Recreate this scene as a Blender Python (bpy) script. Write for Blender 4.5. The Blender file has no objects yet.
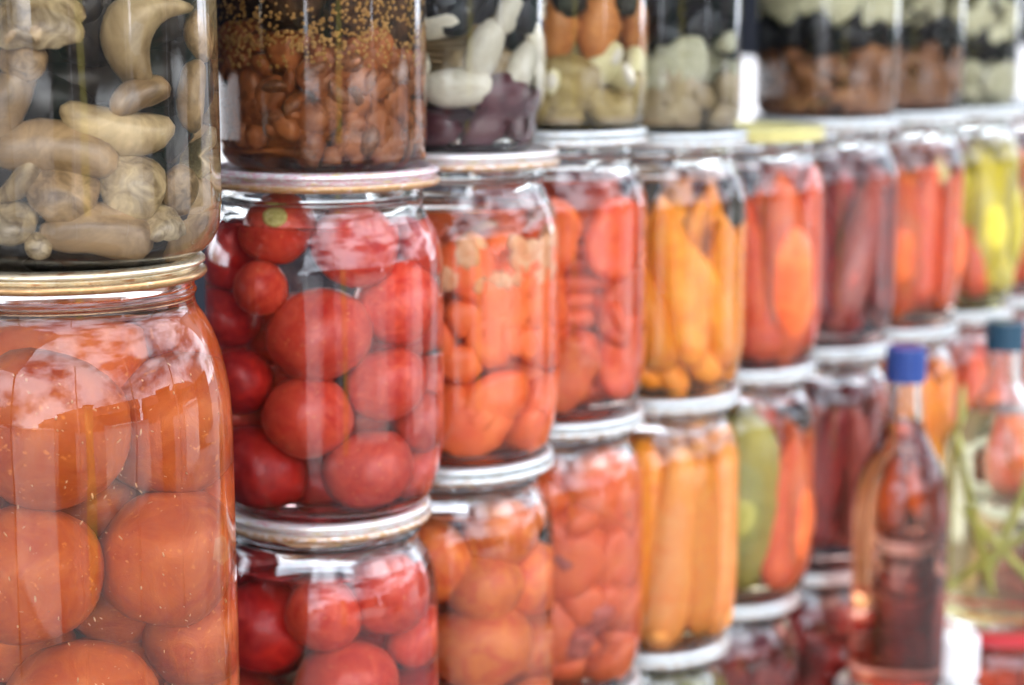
import bpy, math, random
from mathutils import Vector, Matrix, noise, Euler

S = bpy.context.scene
COL = S.collection
U = 0.165                      # metres in one jar height (all sizes below are in jar heights)
CH = 1.37 / U                  # camera height above the ground
F = 1860.0                     # focal length in pixels
TH = math.atan(0.1729)         # camera looks down by this much
ct, st = math.cos(TH), math.sin(TH)
ROW = Vector((0.581, 0.814, 0))        # direction in which the row of jars runs
STREET = Vector((0.814, -0.581, 0))    # towards the street, square to the row
TABLE_Z = -3.42

def z_at(y, Y):
    k = (342.5 - y) / F
    return (k * Y * ct - Y * st) / (ct + k * st)

def W(p):                      # jar heights relative to the camera -> metres above the ground
    return Vector((p[0] * U, p[1] * U, (p[2] + CH) * U))

# ------------------------------------------------------------------ objects
def tag(o, label=None, cat=None, group=None, kind=None):
    if label: o['label'] = label
    if cat: o['category'] = cat
    if group: o['group'] = group
    if kind: o['kind'] = kind
    return o

def empty(name, loc):
    o = bpy.data.objects.new(name, None)
    o.empty_display_size = 0.02
    o.location = W(loc)
    COL.objects.link(o)
    return o

def mesh(name, verts, faces, mats, midx=None, smooth=True, scale=U):
    me = bpy.data.meshes.new(name)
    me.from_pydata([tuple(c * scale for c in v) for v in verts], [], faces)
    for m in mats: me.materials.append(m)
    if midx: me.polygons.foreach_set('material_index', midx)
    if smooth: me.polygons.foreach_set('use_smooth', [True] * len(me.polygons))
    me.update()
    return me

def link(name, me, parent=None, loc=None):
    o = bpy.data.objects.new(name, me)
    COL.objects.link(o)
    if parent: o.parent = parent
    if loc is not None: o.location = loc
    return o

def curve(pts, n=5):
    """Catmull-Rom through (r, z, ...) points; a third value 1 keeps a corner"""
    out = []
    P = [Vector(p[:2]) for p in pts]
    cr = [len(p) > 2 and p[2] for p in pts]
    for i in range(len(P) - 1):
        p1, p2 = P[i], P[i + 1]
        p0 = P[i - 1] if i > 0 and not cr[i] else p1 * 2 - p2
        p3 = P[i + 2] if i + 2 < len(P) and not cr[i + 1] else p2 * 2 - p1
        for k in range(n):
            t = k / n
            q = 0.5 * ((2 * p1) + (p2 - p0) * t + (2 * p0 - 5 * p1 + 4 * p2 - p3) * t * t + (3 * p1 - p0 - 3 * p2 + p3) * t ** 3)
            out.append((max(q.x, 0.0), q.y))
    out.append(tuple(P[-1]))
    return out

def revolve(prof, seg=72, close=False):
    """profile listed so that walking it leaves the outside on the right-hand side going up: normals face out"""
    V, Fc, ring = [], [], []
    for r, z in prof:
        if r < 1e-5:
            ring.append([len(V)]); V.append((0, 0, z))
        else:
            ring.append(list(range(len(V), len(V) + seg)))
            V += [(r * math.cos(2 * math.pi * k / seg), r * math.sin(2 * math.pi * k / seg), z) for k in range(seg)]
    R = ring + ([ring[0]] if close else [])
    for a, b in zip(R[:-1], R[1:]):
        for k in range(seg):
            k2 = (k + 1) % seg
            if len(a) == 1 and len(b) == 1: continue
            if len(a) == 1: Fc.append((a[0], b[k2], b[k]))
            elif len(b) == 1: Fc.append((a[k], a[k2], b[0]))
            else: Fc.append((a[k], a[k2], b[k2], b[k]))
    return V, Fc

# ------------------------------------------------------------------ materials
def mat(name):
    m = bpy.data.materials.new(name); m.use_nodes = True
    nt = m.node_tree; nt.nodes.clear()
    out = nt.nodes.new('ShaderNodeOutputMaterial')
    return m, nt, out

def N(nt, t, **kw):
    n = nt.nodes.new(t)
    for k, v in kw.items():
        if k in n.inputs: n.inputs[k].default_value = v
        else: setattr(n, k, v)
    return n

def ramp(nt, fac, stops):
    r = nt.nodes.new('ShaderNodeValToRGB')
    e = r.color_ramp.elements
    while len(e) < len(stops): e.new(0.5)
    for q, (p, c) in zip(e, stops):
        q.position = p; q.color = (*c, 1) if len(c) == 3 else c
    nt.links.new(fac, r.inputs[0])
    return r

def glass_mat(name, ior, color=(1, 1, 1), dust=0.0, wave=0.0):
    m, nt, out = mat(name)
    g = N(nt, 'ShaderNodeBsdfGlass', Color=(*color, 1), Roughness=0.0, IOR=ior)
    last = g.outputs[0]
    tc = N(nt, 'ShaderNodeTexCoord')
    if wave:
        nz = N(nt, 'ShaderNodeTexNoise', Scale=38.0, Detail=2.0)
        mp = N(nt, 'ShaderNodeMapping'); mp.inputs['Scale'].default_value = (1, 1, 0.28)
        nt.links.new(tc.outputs['Object'], mp.inputs[0]); nt.links.new(mp.outputs[0], nz.inputs['Vector'])
        b = N(nt, 'ShaderNodeBump', Strength=wave, Distance=0.004)
        nt.links.new(nz.outputs[0], b.inputs['Height']); nt.links.new(b.outputs[0], g.inputs['Normal'])
    if dust:
        # fine dust and dried drips on the outside of the glass
        n1 = N(nt, 'ShaderNodeTexNoise', Scale=420.0, Detail=3.0, Roughness=0.7)
        n2 = N(nt, 'ShaderNodeTexNoise', Scale=30.0, Detail=4.0)
        mp = N(nt, 'ShaderNodeMapping'); mp.inputs['Scale'].default_value = (1, 1, 0.16)
        nt.links.new(tc.outputs['Object'], n1.inputs['Vector'])
        nt.links.new(tc.outputs['Object'], mp.inputs[0]); nt.links.new(mp.outputs[0], n2.inputs['Vector'])
        r1 = ramp(nt, n1.outputs[0], [(0.60, (0, 0, 0)), (0.70, (1, 1, 1))])
        r2 = ramp(nt, n2.outputs[0], [(0.42, (0.25, 0.25, 0.25)), (0.75, (1, 1, 1))])
        mu = N(nt, 'ShaderNodeMath', operation='MULTIPLY')
        nt.links.new(r1.outputs[0], mu.inputs[0]); nt.links.new(r2.outputs[0], mu.inputs[1])
        ma = N(nt, 'ShaderNodeMath', operation='MULTIPLY_ADD'); ma.inputs[1].default_value = dust * 3.0
        ma.inputs[2].default_value = dust * 0.2
        nt.links.new(mu.outputs[0], ma.inputs[0])
        d = N(nt, 'ShaderNodeBsdfDiffuse', Color=(0.62, 0.60, 0.58, 1))
        mx = N(nt, 'ShaderNodeMixShader')
        nt.links.new(ma.outputs[0], mx.inputs[0]); nt.links.new(last, mx.inputs[1]); nt.links.new(d.outputs[0], mx.inputs[2])
        last = mx.outputs[0]
    nt.links.new(last, out.inputs[0])
    return m

def food_mat(name, c1, c2, scale=60.0, rough=0.35, c3=None, bump=0.15, spots=None, sss=0.0, spec=0.4):
    m, nt, out = mat(name)
    p = N(nt, 'ShaderNodeBsdfPrincipled', Roughness=rough)
    p.inputs['Specular IOR Level'].default_value = spec
    tc = N(nt, 'ShaderNodeTexCoord'); oi = N(nt, 'ShaderNodeObjectInfo')
    ad = N(nt, 'ShaderNodeVectorMath', operation='ADD')
    nt.links.new(tc.outputs['Object'], ad.inputs[0]); nt.links.new(oi.outputs['Random'], ad.inputs[1])
    n = N(nt, 'ShaderNodeTexNoise', Scale=scale, Detail=6.0, Roughness=0.62, Distortion=0.9)
    nt.links.new(ad.outputs[0], n.inputs['Vector'])
    stops = [(0.33, c1), (0.68, c2)] + ([(0.82, c3)] if c3 else [])
    r = ramp(nt, n.outputs[0], stops)
    hs = N(nt, 'ShaderNodeHueSaturation')
    mr = N(nt, 'ShaderNodeMapRange'); mr.inputs['To Min'].default_value = 0.78; mr.inputs['To Max'].default_value = 1.18
    nt.links.new(oi.outputs['Random'], mr.inputs[0]); nt.links.new(mr.outputs[0], hs.inputs['Value'])
    nt.links.new(r.outputs[0], hs.inputs['Color'])
    col = hs.outputs[0]
    if spots:
        v = N(nt, 'ShaderNodeTexNoise', Scale=scale * 5, Detail=2.0)
        nt.links.new(ad.outputs[0], v.inputs['Vector'])
        r2 = ramp(nt, v.outputs[0], [(0.66, (0, 0, 0)), (0.72, (1, 1, 1))])
        mx = N(nt, 'ShaderNodeMixRGB'); mx.inputs[2].default_value = (*spots, 1)
        nt.links.new(r2.outputs[0], mx.inputs[0]); nt.links.new(col, mx.inputs[1]); col = mx.outputs[0]
    nt.links.new(col, p.inputs['Base Color'])
    if sss:
        p.inputs['Subsurface Weight'].default_value = sss
        p.inputs['Subsurface Radius'].default_value = (0.012, 0.004, 0.002)
        p.inputs['Subsurface Scale'].default_value = 0.6
    b = N(nt, 'ShaderNodeBump', Strength=bump, Distance=0.002)
    nt.links.new(n.outputs[0], b.inputs['Height']); nt.links.new(b.outputs[0], p.inputs['Normal'])
    nt.links.new(p.outputs[0], out.inputs[0])
    return m

def plain(name, c, rough=0.5, metal=0.0, c2=None, scale=8.0, bump=0.0):
    m, nt, out = mat(name)
    p = N(nt, 'ShaderNodeBsdfPrincipled', Roughness=rough, Metallic=metal)
    tc = N(nt, 'ShaderNodeTexCoord')
    n = N(nt, 'ShaderNodeTexNoise', Scale=scale, Detail=6.0)
    nt.links.new(tc.outputs['Object'], n.inputs['Vector'])
    r = ramp(nt, n.outputs[0], [(0.35, c), (0.65, c2 or tuple(x * 0.82 for x in c))])
    nt.links.new(r.outputs[0], p.inputs['Base Color'])
    if bump:
        b = N(nt, 'ShaderNodeBump', Strength=bump, Distance=0.01)
        nt.links.new(n.outputs[0], b.inputs['Height']); nt.links.new(b.outputs[0], p.inputs['Normal'])
    nt.links.new(p.outputs[0], out.inputs[0])
    return m

def lid_mat(name, base, stripes=None, rust=0.4, metal=0.35, rough=0.32):
    """lacquered tin: coloured print round the rim, rust and brass showing on the lower curl (object z 0 is the lid's top)"""
    m, nt, out = mat(name)
    p = N(nt, 'ShaderNodeBsdfPrincipled', Roughness=rough, Metallic=metal)
    tc = N(nt, 'ShaderNodeTexCoord'); sp = N(nt, 'ShaderNodeSeparateXYZ')
    nt.links.new(tc.outputs['Object'], sp.inputs[0])
    at = N(nt, 'ShaderNodeMath', operation='ARCTAN2')
    nt.links.new(sp.outputs['Y'], at.inputs[0]); nt.links.new(sp.outputs['X'], at.inputs[1])
    cmb = N(nt, 'ShaderNodeCombineXYZ')
    nt.links.new(at.outputs[0], cmb.inputs[0]); nt.links.new(sp.outputs['Z'], cmb.inputs[1])
    col = None
    if stripes:
        n = N(nt, 'ShaderNodeTexNoise', Scale=5.0, Detail=4.0, Roughness=0.65)
        mpz = N(nt, 'ShaderNodeMapping'); mpz.inputs['Scale'].default_value = (1, 160, 1)
        nt.links.new(cmb.outputs[0], mpz.inputs[0]); nt.links.new(mpz.outputs[0], n.inputs['Vector'])
        r = ramp(nt, n.outputs[0], [(0.36, stripes[0]), (0.42, base), (0.49, base), (0.53, stripes[1]), (0.57, base), (0.62, stripes[2])])
        col = r.outputs[0]
    else:
        n = N(nt, 'ShaderNodeTexNoise', Scale=6.0, Detail=4.0)
        nt.links.new(cmb.outputs[0], n.inputs['Vector'])
        r = ramp(nt, n.outputs[0], [(0.35, tuple(x * 0.85 for x in base)), (0.6, base)])
        col = r.outputs[0]
    # rust on the lower edge
    mr = N(nt, 'ShaderNodeMapRange'); mr.inputs['From Min'].default_value = -0.027 * U; mr.inputs['From Max'].default_value = -0.038 * U
    nt.links.new(sp.outputs['Z'], mr.inputs[0])
    rn = N(nt, 'ShaderNodeTexNoise', Scale=1.0, Detail=5.0, Roughness=0.75)
    mp = N(nt, 'ShaderNodeMapping'); mp.inputs['Scale'].default_value = (12, 500, 1)
    nt.links.new(cmb.outputs[0], mp.inputs[0]); nt.links.new(mp.outputs[0], rn.inputs['Vector'])
    rr = ramp(nt, rn.outputs[0], [(0.55 - 0.25 * rust, (0, 0, 0)), (0.70 - 0.2 * rust, (1, 1, 1))])
    mu = N(nt, 'ShaderNodeMath', operation='MULTIPLY')
    nt.links.new(mr.outputs[0], mu.inputs[0]); nt.links.new(rr.outputs[0], mu.inputs[1])
    mx = N(nt, 'ShaderNodeMixRGB'); mx.inputs[2].default_value = (0.42, 0.24, 0.10, 1)
    nt.links.new(mu.outputs[0], mx.inputs[0]); nt.links.new(col, mx.inputs[1])
    r3 = ramp(nt, rn.outputs[0], [(0.62, (0, 0, 0)), (0.68, (1, 1, 1))])
    mu2 = N(nt, 'ShaderNodeMath', operation='MULTIPLY')
    nt.links.new(mr.outputs[0], mu2.inputs[0]); nt.links.new(r3.outputs[0], mu2.inputs[1])
    mx2 = N(nt, 'ShaderNodeMixRGB'); mx2.inputs[2].default_value = (0.05, 0.025, 0.015, 1)
    nt.links.new(mu2.outputs[0], mx2.inputs[0]); nt.links.new(mx.outputs[0], mx2.inputs[1])
    nt.links.new(mx2.outputs[0], p.inputs['Base Color'])
    nt.links.new(p.outputs[0], out.inputs[0])
    return m

GLASS = glass_mat('jar_glass', 1.5, (0.985, 0.995, 0.99), dust=0.018, wave=0.10)
GLASSIN = glass_mat('jar_glass_inner', 1.5, (1, 1, 1))
WATER_TOP = glass_mat('brine_surface', 1.333, (1, 1, 1))
_tints = {}
def tint_mat(c):
    if c not in _tints:
        _tints[c] = glass_mat('brine_tint', 1.333 / 1.5, c)
    return _tints[c]

# ------------------------------------------------------------------ jars
PROFILES = {   # outside of the glass: (radius as a share of the body radius, height as a share of the jar), widest part 1
    'litre': [(0.70, 0.0), (0.79, 0.008), (0.88, 0.035), (0.935, 0.085), (0.978, 0.14), (1.0, 0.22), (1.0, 0.45), (1.0, 0.70), (0.985, 0.765),
              (0.94, 0.820), (0.875, 0.862), (0.835, 0.888), (0.832, 0.910), (0.855, 0.922), (0.835, 0.934), (0.835, 0.975)],
    'straight': [(0.70, 0.0), (0.80, 0.006), (0.90, 0.022), (0.97, 0.05), (0.995, 0.09), (1.0, 0.14), (1.0, 0.5), (1.0, 0.80), (0.985, 0.84),
              (0.93, 0.87), (0.88, 0.89), (0.87, 0.91), (0.87, 0.975)],
    'footed': [(0.70, 0.0), (0.80, 0.010), (0.87, 0.035), (0.90, 0.08), (0.915, 0.13), (0.96, 0.165), (0.995, 0.20), (1.0, 0.26), (1.0, 0.5), (1.0, 0.80), (0.985, 0.84),
              (0.93, 0.87), (0.88, 0.89), (0.87, 0.91), (0.87, 0.975)],
    'tall': [(0.66, 0.0), (0.74, 0.006), (0.85, 0.022), (0.95, 0.06), (0.99, 0.10), (1.0, 0.15), (1.0, 0.40), (1.0, 0.66), (0.9985, 0.70), (0.993, 0.735), (0.982, 0.77), (0.955, 0.812),
              (0.91, 0.857), (0.85, 0.893), (0.80, 0.915), (0.785, 0.935), (0.80, 0.945), (0.785, 0.955), (0.785, 0.985)],
}
LT = 0.055
def lid_mesh(R, m):
    p = [(0, -0.016), (R * 0.55, -0.016), (R * 0.60, -0.012), (R * 0.84, -0.012), (R * 0.875, -0.009), (R * 0.905, -0.001), (R * 0.935, 0.001), (R * 0.975, -0.003),
         (R * 0.992, -0.011), (R * 0.985, -0.018), (R * 0.950, -0.021), (R * 0.935, -0.025), (R * 0.945, -0.029), (R * 0.985, -0.033), (R * 1.0, -0.039), (R, -0.046), (R * 0.985, -0.053),
         (R * 0.965, -0.054), (R * 0.945, -0.048), (R * 0.94, -0.03), (R * 0.92, -0.02), (R * 0.6, -0.02), (0, -0.024)]
    c = curve(p, 3)[::-1]
    V, Fc = revolve(c, 96)
    return mesh('lid', V, Fc, [m])

class Jar: pass

def make_jar(x, y, ztop, H, rb, style, lidm, rl, level=0.84, tint=(0.97, 0.97, 0.95), label='', name='preserve_jar', seg=72):
    """x, y: the jar's axis; ztop: top of its lid; H: its whole height; rb: radius of the body"""
    j = Jar(); j.x, j.y, j.z0, j.H, j.rb = x, y, ztop - H, H, rb
    root = empty(name, (x, y, j.z0)); j.root = root
    tag(root, label, 'jar', 'jars of preserves stacked on the market stall')
    hb = H - 0.012
    prof = curve([(r * rb, z * hb) for r, z in PROFILES[style]], 4)
    th = 0.020
    def router(z):
        for (r0, z0), (r1, z1) in zip(prof[:-1], prof[1:]):
            if z0 <= z <= z1: return r0 + (r1 - r0) * (z - z0) / max(z1 - z0, 1e-6)
        return prof[-1][0]
    j.router = router; j.th = th
    zb = 0.035                                  # inside floor of the jar
    zl = level * hb; j.level = zl; j.zb = zb
    rin = lambda z: router(z) - th
    j.rin = rin
    # glass: punt under the base, outside, mouth, inside above the brine
    outer = [(0, 0.018), (rb * 0.5, 0.014), (rb * 0.64, 0.004)] + prof
    top = prof[-1]
    zs = [z for r, z in prof if zl + 0.01 < z < top[1] - 0.004][::-1]
    inner = [(top[0] - 0.006, top[1] + 0.004), (top[0] - th + 0.004, top[1] + 0.003)] + [(rin(z), z) for z in zs] + [(rin(zl), zl)]
    V, Fc = revolve(outer + inner, seg)
    link('glass', mesh('glass', V, Fc, [GLASS]), root)
    # brine: side face is the glass-brine boundary, top face the open surface
    zside = [zb + 0.03 + (zl - zb - 0.03) * k / 26 for k in range(27)]
    side = [(0, zb), (rin(zb + 0.03) * 0.80, zb), (rin(zb + 0.03) * 0.93, zb + 0.010)] + [(rin(z), z) for z in zside]
    V, Fc = revolve(side, seg)
    nside = len(Fc)
    rimr = rin(zl)
    men = [(rimr, zl), (rimr - 0.008, zl - 0.007), (rimr - 0.022, zl - 0.010), (0, zl - 0.010)]
    V2, F2 = revolve(men, seg)
    off = len(V)
    V += V2; Fc += [tuple(i + off for i in f) for f in F2]
    link('brine', mesh('brine', V, Fc, [tint_mat(tint), WATER_TOP], [0] * nside + [1] * len(F2)), root)
    l = link('lid', lid_mesh(rl, lidm), root, (0, 0, H * U))
    l.rotation_euler.z = random.uniform(0, 6.28)
    j.lid = l
    a = Vector((-x, -y, 0)).normalized()
    j.v = a; j.w = Vector((-a.y, a.x, 0))         # towards the camera; to its right
    return j

def spot(j, px, py, r, shrink=0.90, gap=0.004):
    """a place inside jar j touching the wall, where the photograph shows a piece centred on px, py"""
    Y = j.y - j.rb + r
    z = z_at(py, Y) - j.z0
    z = min(max(z, j.zb + r * 0.8), j.level + 0.02)
    d = Y * ct - (z + j.z0) * st
    cx = 512 + F * j.x / (j.y * ct - (z + j.z0) * st)
    a = (px - cx) / F * d * shrink
    rr = max(j.rin(min(max(z, 0.1), j.H * 0.99)) - r - gap, 0.02)
    a = max(-rr, min(rr, a))
    p = j.w * a + j.v * math.sqrt(max(rr * rr - a * a, 0))
    return Vector((p.x, p.y, z))

def relax(j, fixed, radii, rnd, iters=220, zmax=None, back=None):
    """fill the rest of a jar: fixed = [(Vector, r)], radii of the loose pieces; returns their places"""
    zmax = zmax or j.level
    P = []
    for r in radii:
        a = rnd.uniform(0, 6.28); q = rnd.uniform(0, 1) ** 0.5 * (j.rin(0.4) - r)
        P.append([Vector((q * math.cos(a), q * math.sin(a), rnd.uniform(j.zb + r, zmax - r))), r])
    for it in range(iters):
        for i, (p, r) in enumerate(P):
            for (q, s) in fixed:
                d = p - q; L = d.length; m = (r + s) * 0.96
                if 1e-6 < L < m: p += d * ((m - L) / L * 0.6)
            for k in range(i):
                q, s = P[k]
                d = p - q; L = d.length; m = (r + s) * 0.96
                if 1e-6 < L < m:
                    d = d * ((m - L) / L * 0.35); p += d; q -= d
            p.z -= 0.0015
            z = min(max(p.z, j.zb + r * 0.92), zmax - r)
            p.z = z
            lim = j.rin(min(max(z, 0.12), j.H * 0.9)) - r - 0.003
            if back is not None:
                e = p.dot(j.v) - (back if z > 0.42 * j.H or True else 9)
                if e > 0: p -= j.v * e
            L = math.hypot(p.x, p.y)
            if L > lim > 0: p.x *= lim / L; p.y *= lim / L
    return [(p, r) for p, r in P]

# ------------------------------------------------------------------ food shapes (unit radius / unit length meshes, scaled per piece)
def ball(name, m, seed, lobes=0.0, rough=0.03, sub=28, flat=1.0, dimple=0.08):
    V, Fc = [], []
    nu, nv = sub, sub // 2
    pr = []
    for i in range(nv + 1):
        t = math.pi * i / nv
        pr.append((math.sin(t), -math.cos(t)))
    pr[0] = (0, -1); pr[-1] = (0, 1)
    V, Fc = revolve(pr, nu)
    o = Vector((seed * 3.1, seed * 7.7, seed * 1.3))
    out = []
    for v in V:
        q = Vector(v); a = math.atan2(q.y, q.x); e = math.hypot(q.x, q.y)
        s = 1 + rough * 2 * noise.noise(q * 1.3 + o) + lobes * math.cos(5 * a) * e * e
        q = q * s
        q.z *= flat
        if dimple and v[2] > 0.8: q.z -= dimple * ((v[2] - 0.8) / 0.2) ** 2
        out.append(tuple(q))
    return mesh(name, out, Fc, [m])

def rod(name, m, seed, bend=0.25, taper=(0.5, 1.0, 0.85, 0.4), flat=0.75, rough=0.05, seg=16, n=14, ratio=0.16, hook=0.0):
    """a long piece of unit length along z, ratio = its half width"""
    V, Fc, prev = [], [], None
    o = Vector((seed * 2.3, seed, seed * 5.1))
    for i in range(n + 1):
        t = i / n
        k = t * (len(taper) - 1); a = min(int(k), len(taper) - 2)
        w = (taper[a] + (taper[a + 1] - taper[a]) * (k - a)) * ratio
        if t < 0.12: w *= math.sin(math.pi / 2 * (t / 0.12 * 0.9 + 0.1)) ** 0.6
        if t > 0.88: w *= math.sin(math.pi / 2 * ((1 - t) / 0.12 * 0.9 + 0.1)) ** 0.6
        cx = bend * (t - 0.5) ** 2 * 2 - bend * 0.25
        cz = (t - 0.5) * (1 - hook * abs(t - 0.5))
        ring = []
        for s in range(seg):
            an = 2 * math.pi * s / seg
            q = Vector((math.cos(an) * flat, math.sin(an), 0)) * w
            q *= 1 + rough * 2.2 * noise.noise(Vector((math.cos(an), math.sin(an), t * 5)) + o)
            ring.append(len(V)); V.append((cx + q.x, q.y, cz))
        if prev: Fc += [(prev[s], prev[(s + 1) % seg], ring[(s + 1) % seg], ring[s]) for s in range(seg)]
        prev = ring
        if i == 0: first = ring
    Fc.append(tuple(first[::-1])); Fc.append(tuple(prev))
    return mesh(name, V, Fc, [m])

def cap(name, m, m2, seed, frill=0.10):
    """mushroom cap: domed top, gilled hollow underneath"""
    pr = curve([(0, 0.10), (0.30, 0.05), (0.60, -0.06), (0.86, -0.22), (0.97, -0.20), (1.0, -0.10), (0.93, 0.14), (0.72, 0.38), (0.40, 0.54), (0, 0.60)], 3)
    V, Fc = revolve(pr, 40)
    o = Vector((seed, seed * 2.2, 0.3)); out = []
    for v in V:
        q = Vector(v); a = math.atan2(q.y, q.x); e = math.hypot(q.x, q.y)
        k = 1 + frill * e ** 3 * (noise.noise(Vector((math.cos(a) * 2.5, math.sin(a) * 2.5, seed))) * 1.6) + 0.05 * noise.noise(q * 1.5 + o)
        out.append((q.x * k, q.y * k, q.z * (1 + 0.08 * noise.noise(q + o))))
    cut = int(len(Fc) * 11 / 27)
    return mesh(name, out, Fc, [m, m2], [1 if i < cut else 0 for i in range(len(Fc))])

def lumps(name, m, j, rnd, n, size, zlo, zhi, core=True, mats=None, squash=(0.6, 1.3), wall=0.0):
    """a packed mass of chopped pieces filling jar j between two heights, as one mesh"""
    V, Fc, MI = [], [], []
    base_v, base_f = revolve([(math.sin(math.pi * i / 6), -math.cos(math.pi * i / 6)) if 0 < i < 6 else (0, -1.0 if i == 0 else 1.0) for i in range(7)], 10)
    def add(p, sx, sy, sz, rot, mi):
        off = len(V); o = Vector(p) * 9
        for v in base_v:
            q = Vector(v); q *= 1 + 0.32 * noise.noise(q * 1.1 + o)
            q = Vector((q.x * sx, q.y * sy, q.z * sz)); q.rotate(rot); q += Vector(p)
            rl = j.rin(min(max(q.z, 0.05), j.H * 0.97)) - 0.006
            L = math.hypot(q.x, q.y)
            if L > rl: q.x *= rl / L; q.y *= rl / L
            q.z = max(q.z, j.zb + 0.004)
            V.append(tuple(q))
        Fc.extend(tuple(i + off for i in f) for f in base_f); MI.extend([mi] * len(base_f))
    for i in range(n):
        z = rnd.uniform(zlo, zhi); s = size * rnd.uniform(0.7, 1.35)
        R = j.rin(min(max(z, 0.08), j.H * 0.95)) - s * 0.55 - wall
        q = R * (1 if rnd.random() < 0.75 else rnd.uniform(0.3, 0.95)); a = rnd.uniform(0, 6.283)
        add((q * math.cos(a), q * math.sin(a), z), s * rnd.uniform(*squash), s * rnd.uniform(*squash), s * rnd.uniform(*squash),
            Euler((rnd.uniform(0, 6), rnd.uniform(0, 6), rnd.uniform(0, 6))), rnd.randrange(len(mats or [m])))
    if core:
        k = 10
        for i in range(k):
            z = zlo + (zhi - zlo) * (i + 0.5) / k
            R = (j.rin(min(max(z, 0.08), j.H * 0.95)) - size * 0.8) * 0.9
            add((0, 0, z), R, R, (zhi - zlo) / k * 0.9, Euler((0, 0, i)), 0)
    return mesh(name, V, Fc, mats or [m])

def put(j, name, me, p, scale, rot, label, cat, group=None, kind=None, link_me=True):
    o = bpy.data.objects.new(name, me)
    COL.objects.link(o)
    o.location = W((j.x + p.x, j.y + p.y, j.z0 + p.z))
    o.rotation_euler = rot
    o.scale = scale if hasattr(scale, '__len__') else (scale,) * 3
    tag(o, label, cat, group, kind)
    return o

def rr3(rnd): return Euler((rnd.uniform(0, 6.28), rnd.uniform(0, 6.28), rnd.uniform(0, 6.28)))

# materials of the food
RED = food_mat('tomato_skin_red', (0.60, 0.035, 0.022), (0.82, 0.13, 0.060), 13, 0.28, bump=0.06, c3=(0.84, 0.24, 0.07), spots=(0.70, 0.22, 0.08))
REDDARK = food_mat('tomato_skin_dark', (0.36, 0.008, 0.010), (0.62, 0.035, 0.022), 13, 0.28, bump=0.06, c3=(0.72, 0.12, 0.04))
SALMON = food_mat('peeled_tomato', (0.50, 0.115, 0.032), (0.68, 0.25, 0.070), 10, 0.30, bump=0.30, c3=(0.78, 0.40, 0.09), spots=(0.72, 0.32, 0.10))
ORANGE_T = food_mat('orange_tomato', (0.66, 0.11, 0.035), (0.84, 0.28, 0.06), 12, 0.40, bump=0.08, c3=(0.86, 0.42, 0.08))
CARROT = food_mat('carrot_flesh', (0.88, 0.24, 0.018), (0.94, 0.38, 0.04), 55, 0.45, bump=0.15, c3=(0.74, 0.20, 0.015))
CARROT2 = food_mat('pale_carrot_flesh', (0.92, 0.31, 0.06), (0.95, 0.43, 0.12), 50, 0.45, bump=0.12)
PEPRED = food_mat('pepper_red', (0.70, 0.07, 0.025), (0.82, 0.15, 0.04), 40, 0.35, bump=0.1, c3=(0.85, 0.26, 0.06))
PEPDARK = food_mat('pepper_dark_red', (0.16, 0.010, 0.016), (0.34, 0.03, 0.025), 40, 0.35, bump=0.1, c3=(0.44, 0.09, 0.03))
PEPOR = food_mat('pepper_orange_red', (0.78, 0.11, 0.03), (0.86, 0.21, 0.05), 40, 0.35, bump=0.1)
YELLOW = food_mat('pepper_yellow', (0.48, 0.38, 0.03), (0.68, 0.56, 0.07), 40, 0.35, bump=0.1)
PEACH = food_mat('pale_pepper_flesh', (0.80, 0.28, 0.10), (0.88, 0.58, 0.36), 60, 0.4, bump=0.1)
GREEN = food_mat('pickle_green', (0.28, 0.26, 0.05), (0.40, 0.36, 0.10), 40, 0.40, bump=0.2)
MUSH = food_mat('mushroom_pale', (0.17, 0.105, 0.045), (0.62, 0.47, 0.27), 9, 0.30, bump=0.03, c3=(0.74, 0.60, 0.38))
MUSHB = food_mat('mushroom_brown', (0.14, 0.08, 0.035), (0.46, 0.30, 0.155), 10, 0.32, bump=0.04)
MUSHGAP = food_mat('mushroom_gap_shade', (0.010, 0.009, 0.009), (0.035, 0.024, 0.018), 30, 0.4, bump=0.1)  # near-black colour painting the dark gaps between the mushrooms
GILL = food_mat('mushroom_gills', (0.24, 0.15, 0.07), (0.46, 0.34, 0.16), 70, 0.6, bump=0.12)
NUT = food_mat('brown_cap', (0.13, 0.038, 0.016), (0.42, 0.17, 0.065), 40, 0.30, bump=0.2, c3=(0.58, 0.32, 0.15))
SEED = food_mat('mustard_seed', (0.45, 0.28, 0.08), (0.75, 0.55, 0.25), 30, 0.4, bump=0.0)
SPICE = food_mat('spice_crust', (0.020, 0.012, 0.008), (0.12, 0.06, 0.025), 140, 0.6, bump=0.8, c3=(0.35, 0.22, 0.08))
CREAM = food_mat('cauliflower', (0.50, 0.45, 0.28), (0.72, 0.68, 0.50), 120, 0.6, bump=0.5)
BEAN = food_mat('white_bean', (0.62, 0.54, 0.40), (0.78, 0.72, 0.58), 40, 0.35, bump=0.05)
OLIVE = food_mat('dark_aubergine', (0.004, 0.005, 0.009), (0.016, 0.015, 0.022), 60, 0.3, bump=0.1)
PURPLE = food_mat('red_onion', (0.05, 0.010, 0.018), (0.13, 0.035, 0.045), 50, 0.35, bump=0.1)
PINKISH = food_mat('purple_brown_pulp', (0.38, 0.07, 0.055), (0.58, 0.16, 0.11), 50, 0.4, bump=0.2)
FLECK = food_mat('pale_flecks', (0.75, 0.66, 0.52), (0.85, 0.78, 0.66), 30, 0.5, bump=0)
STALKM = food_mat('dill_stalk', (0.34, 0.36, 0.08), (0.55, 0.54, 0.18), 40, 0.5, bump=0.1)

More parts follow.
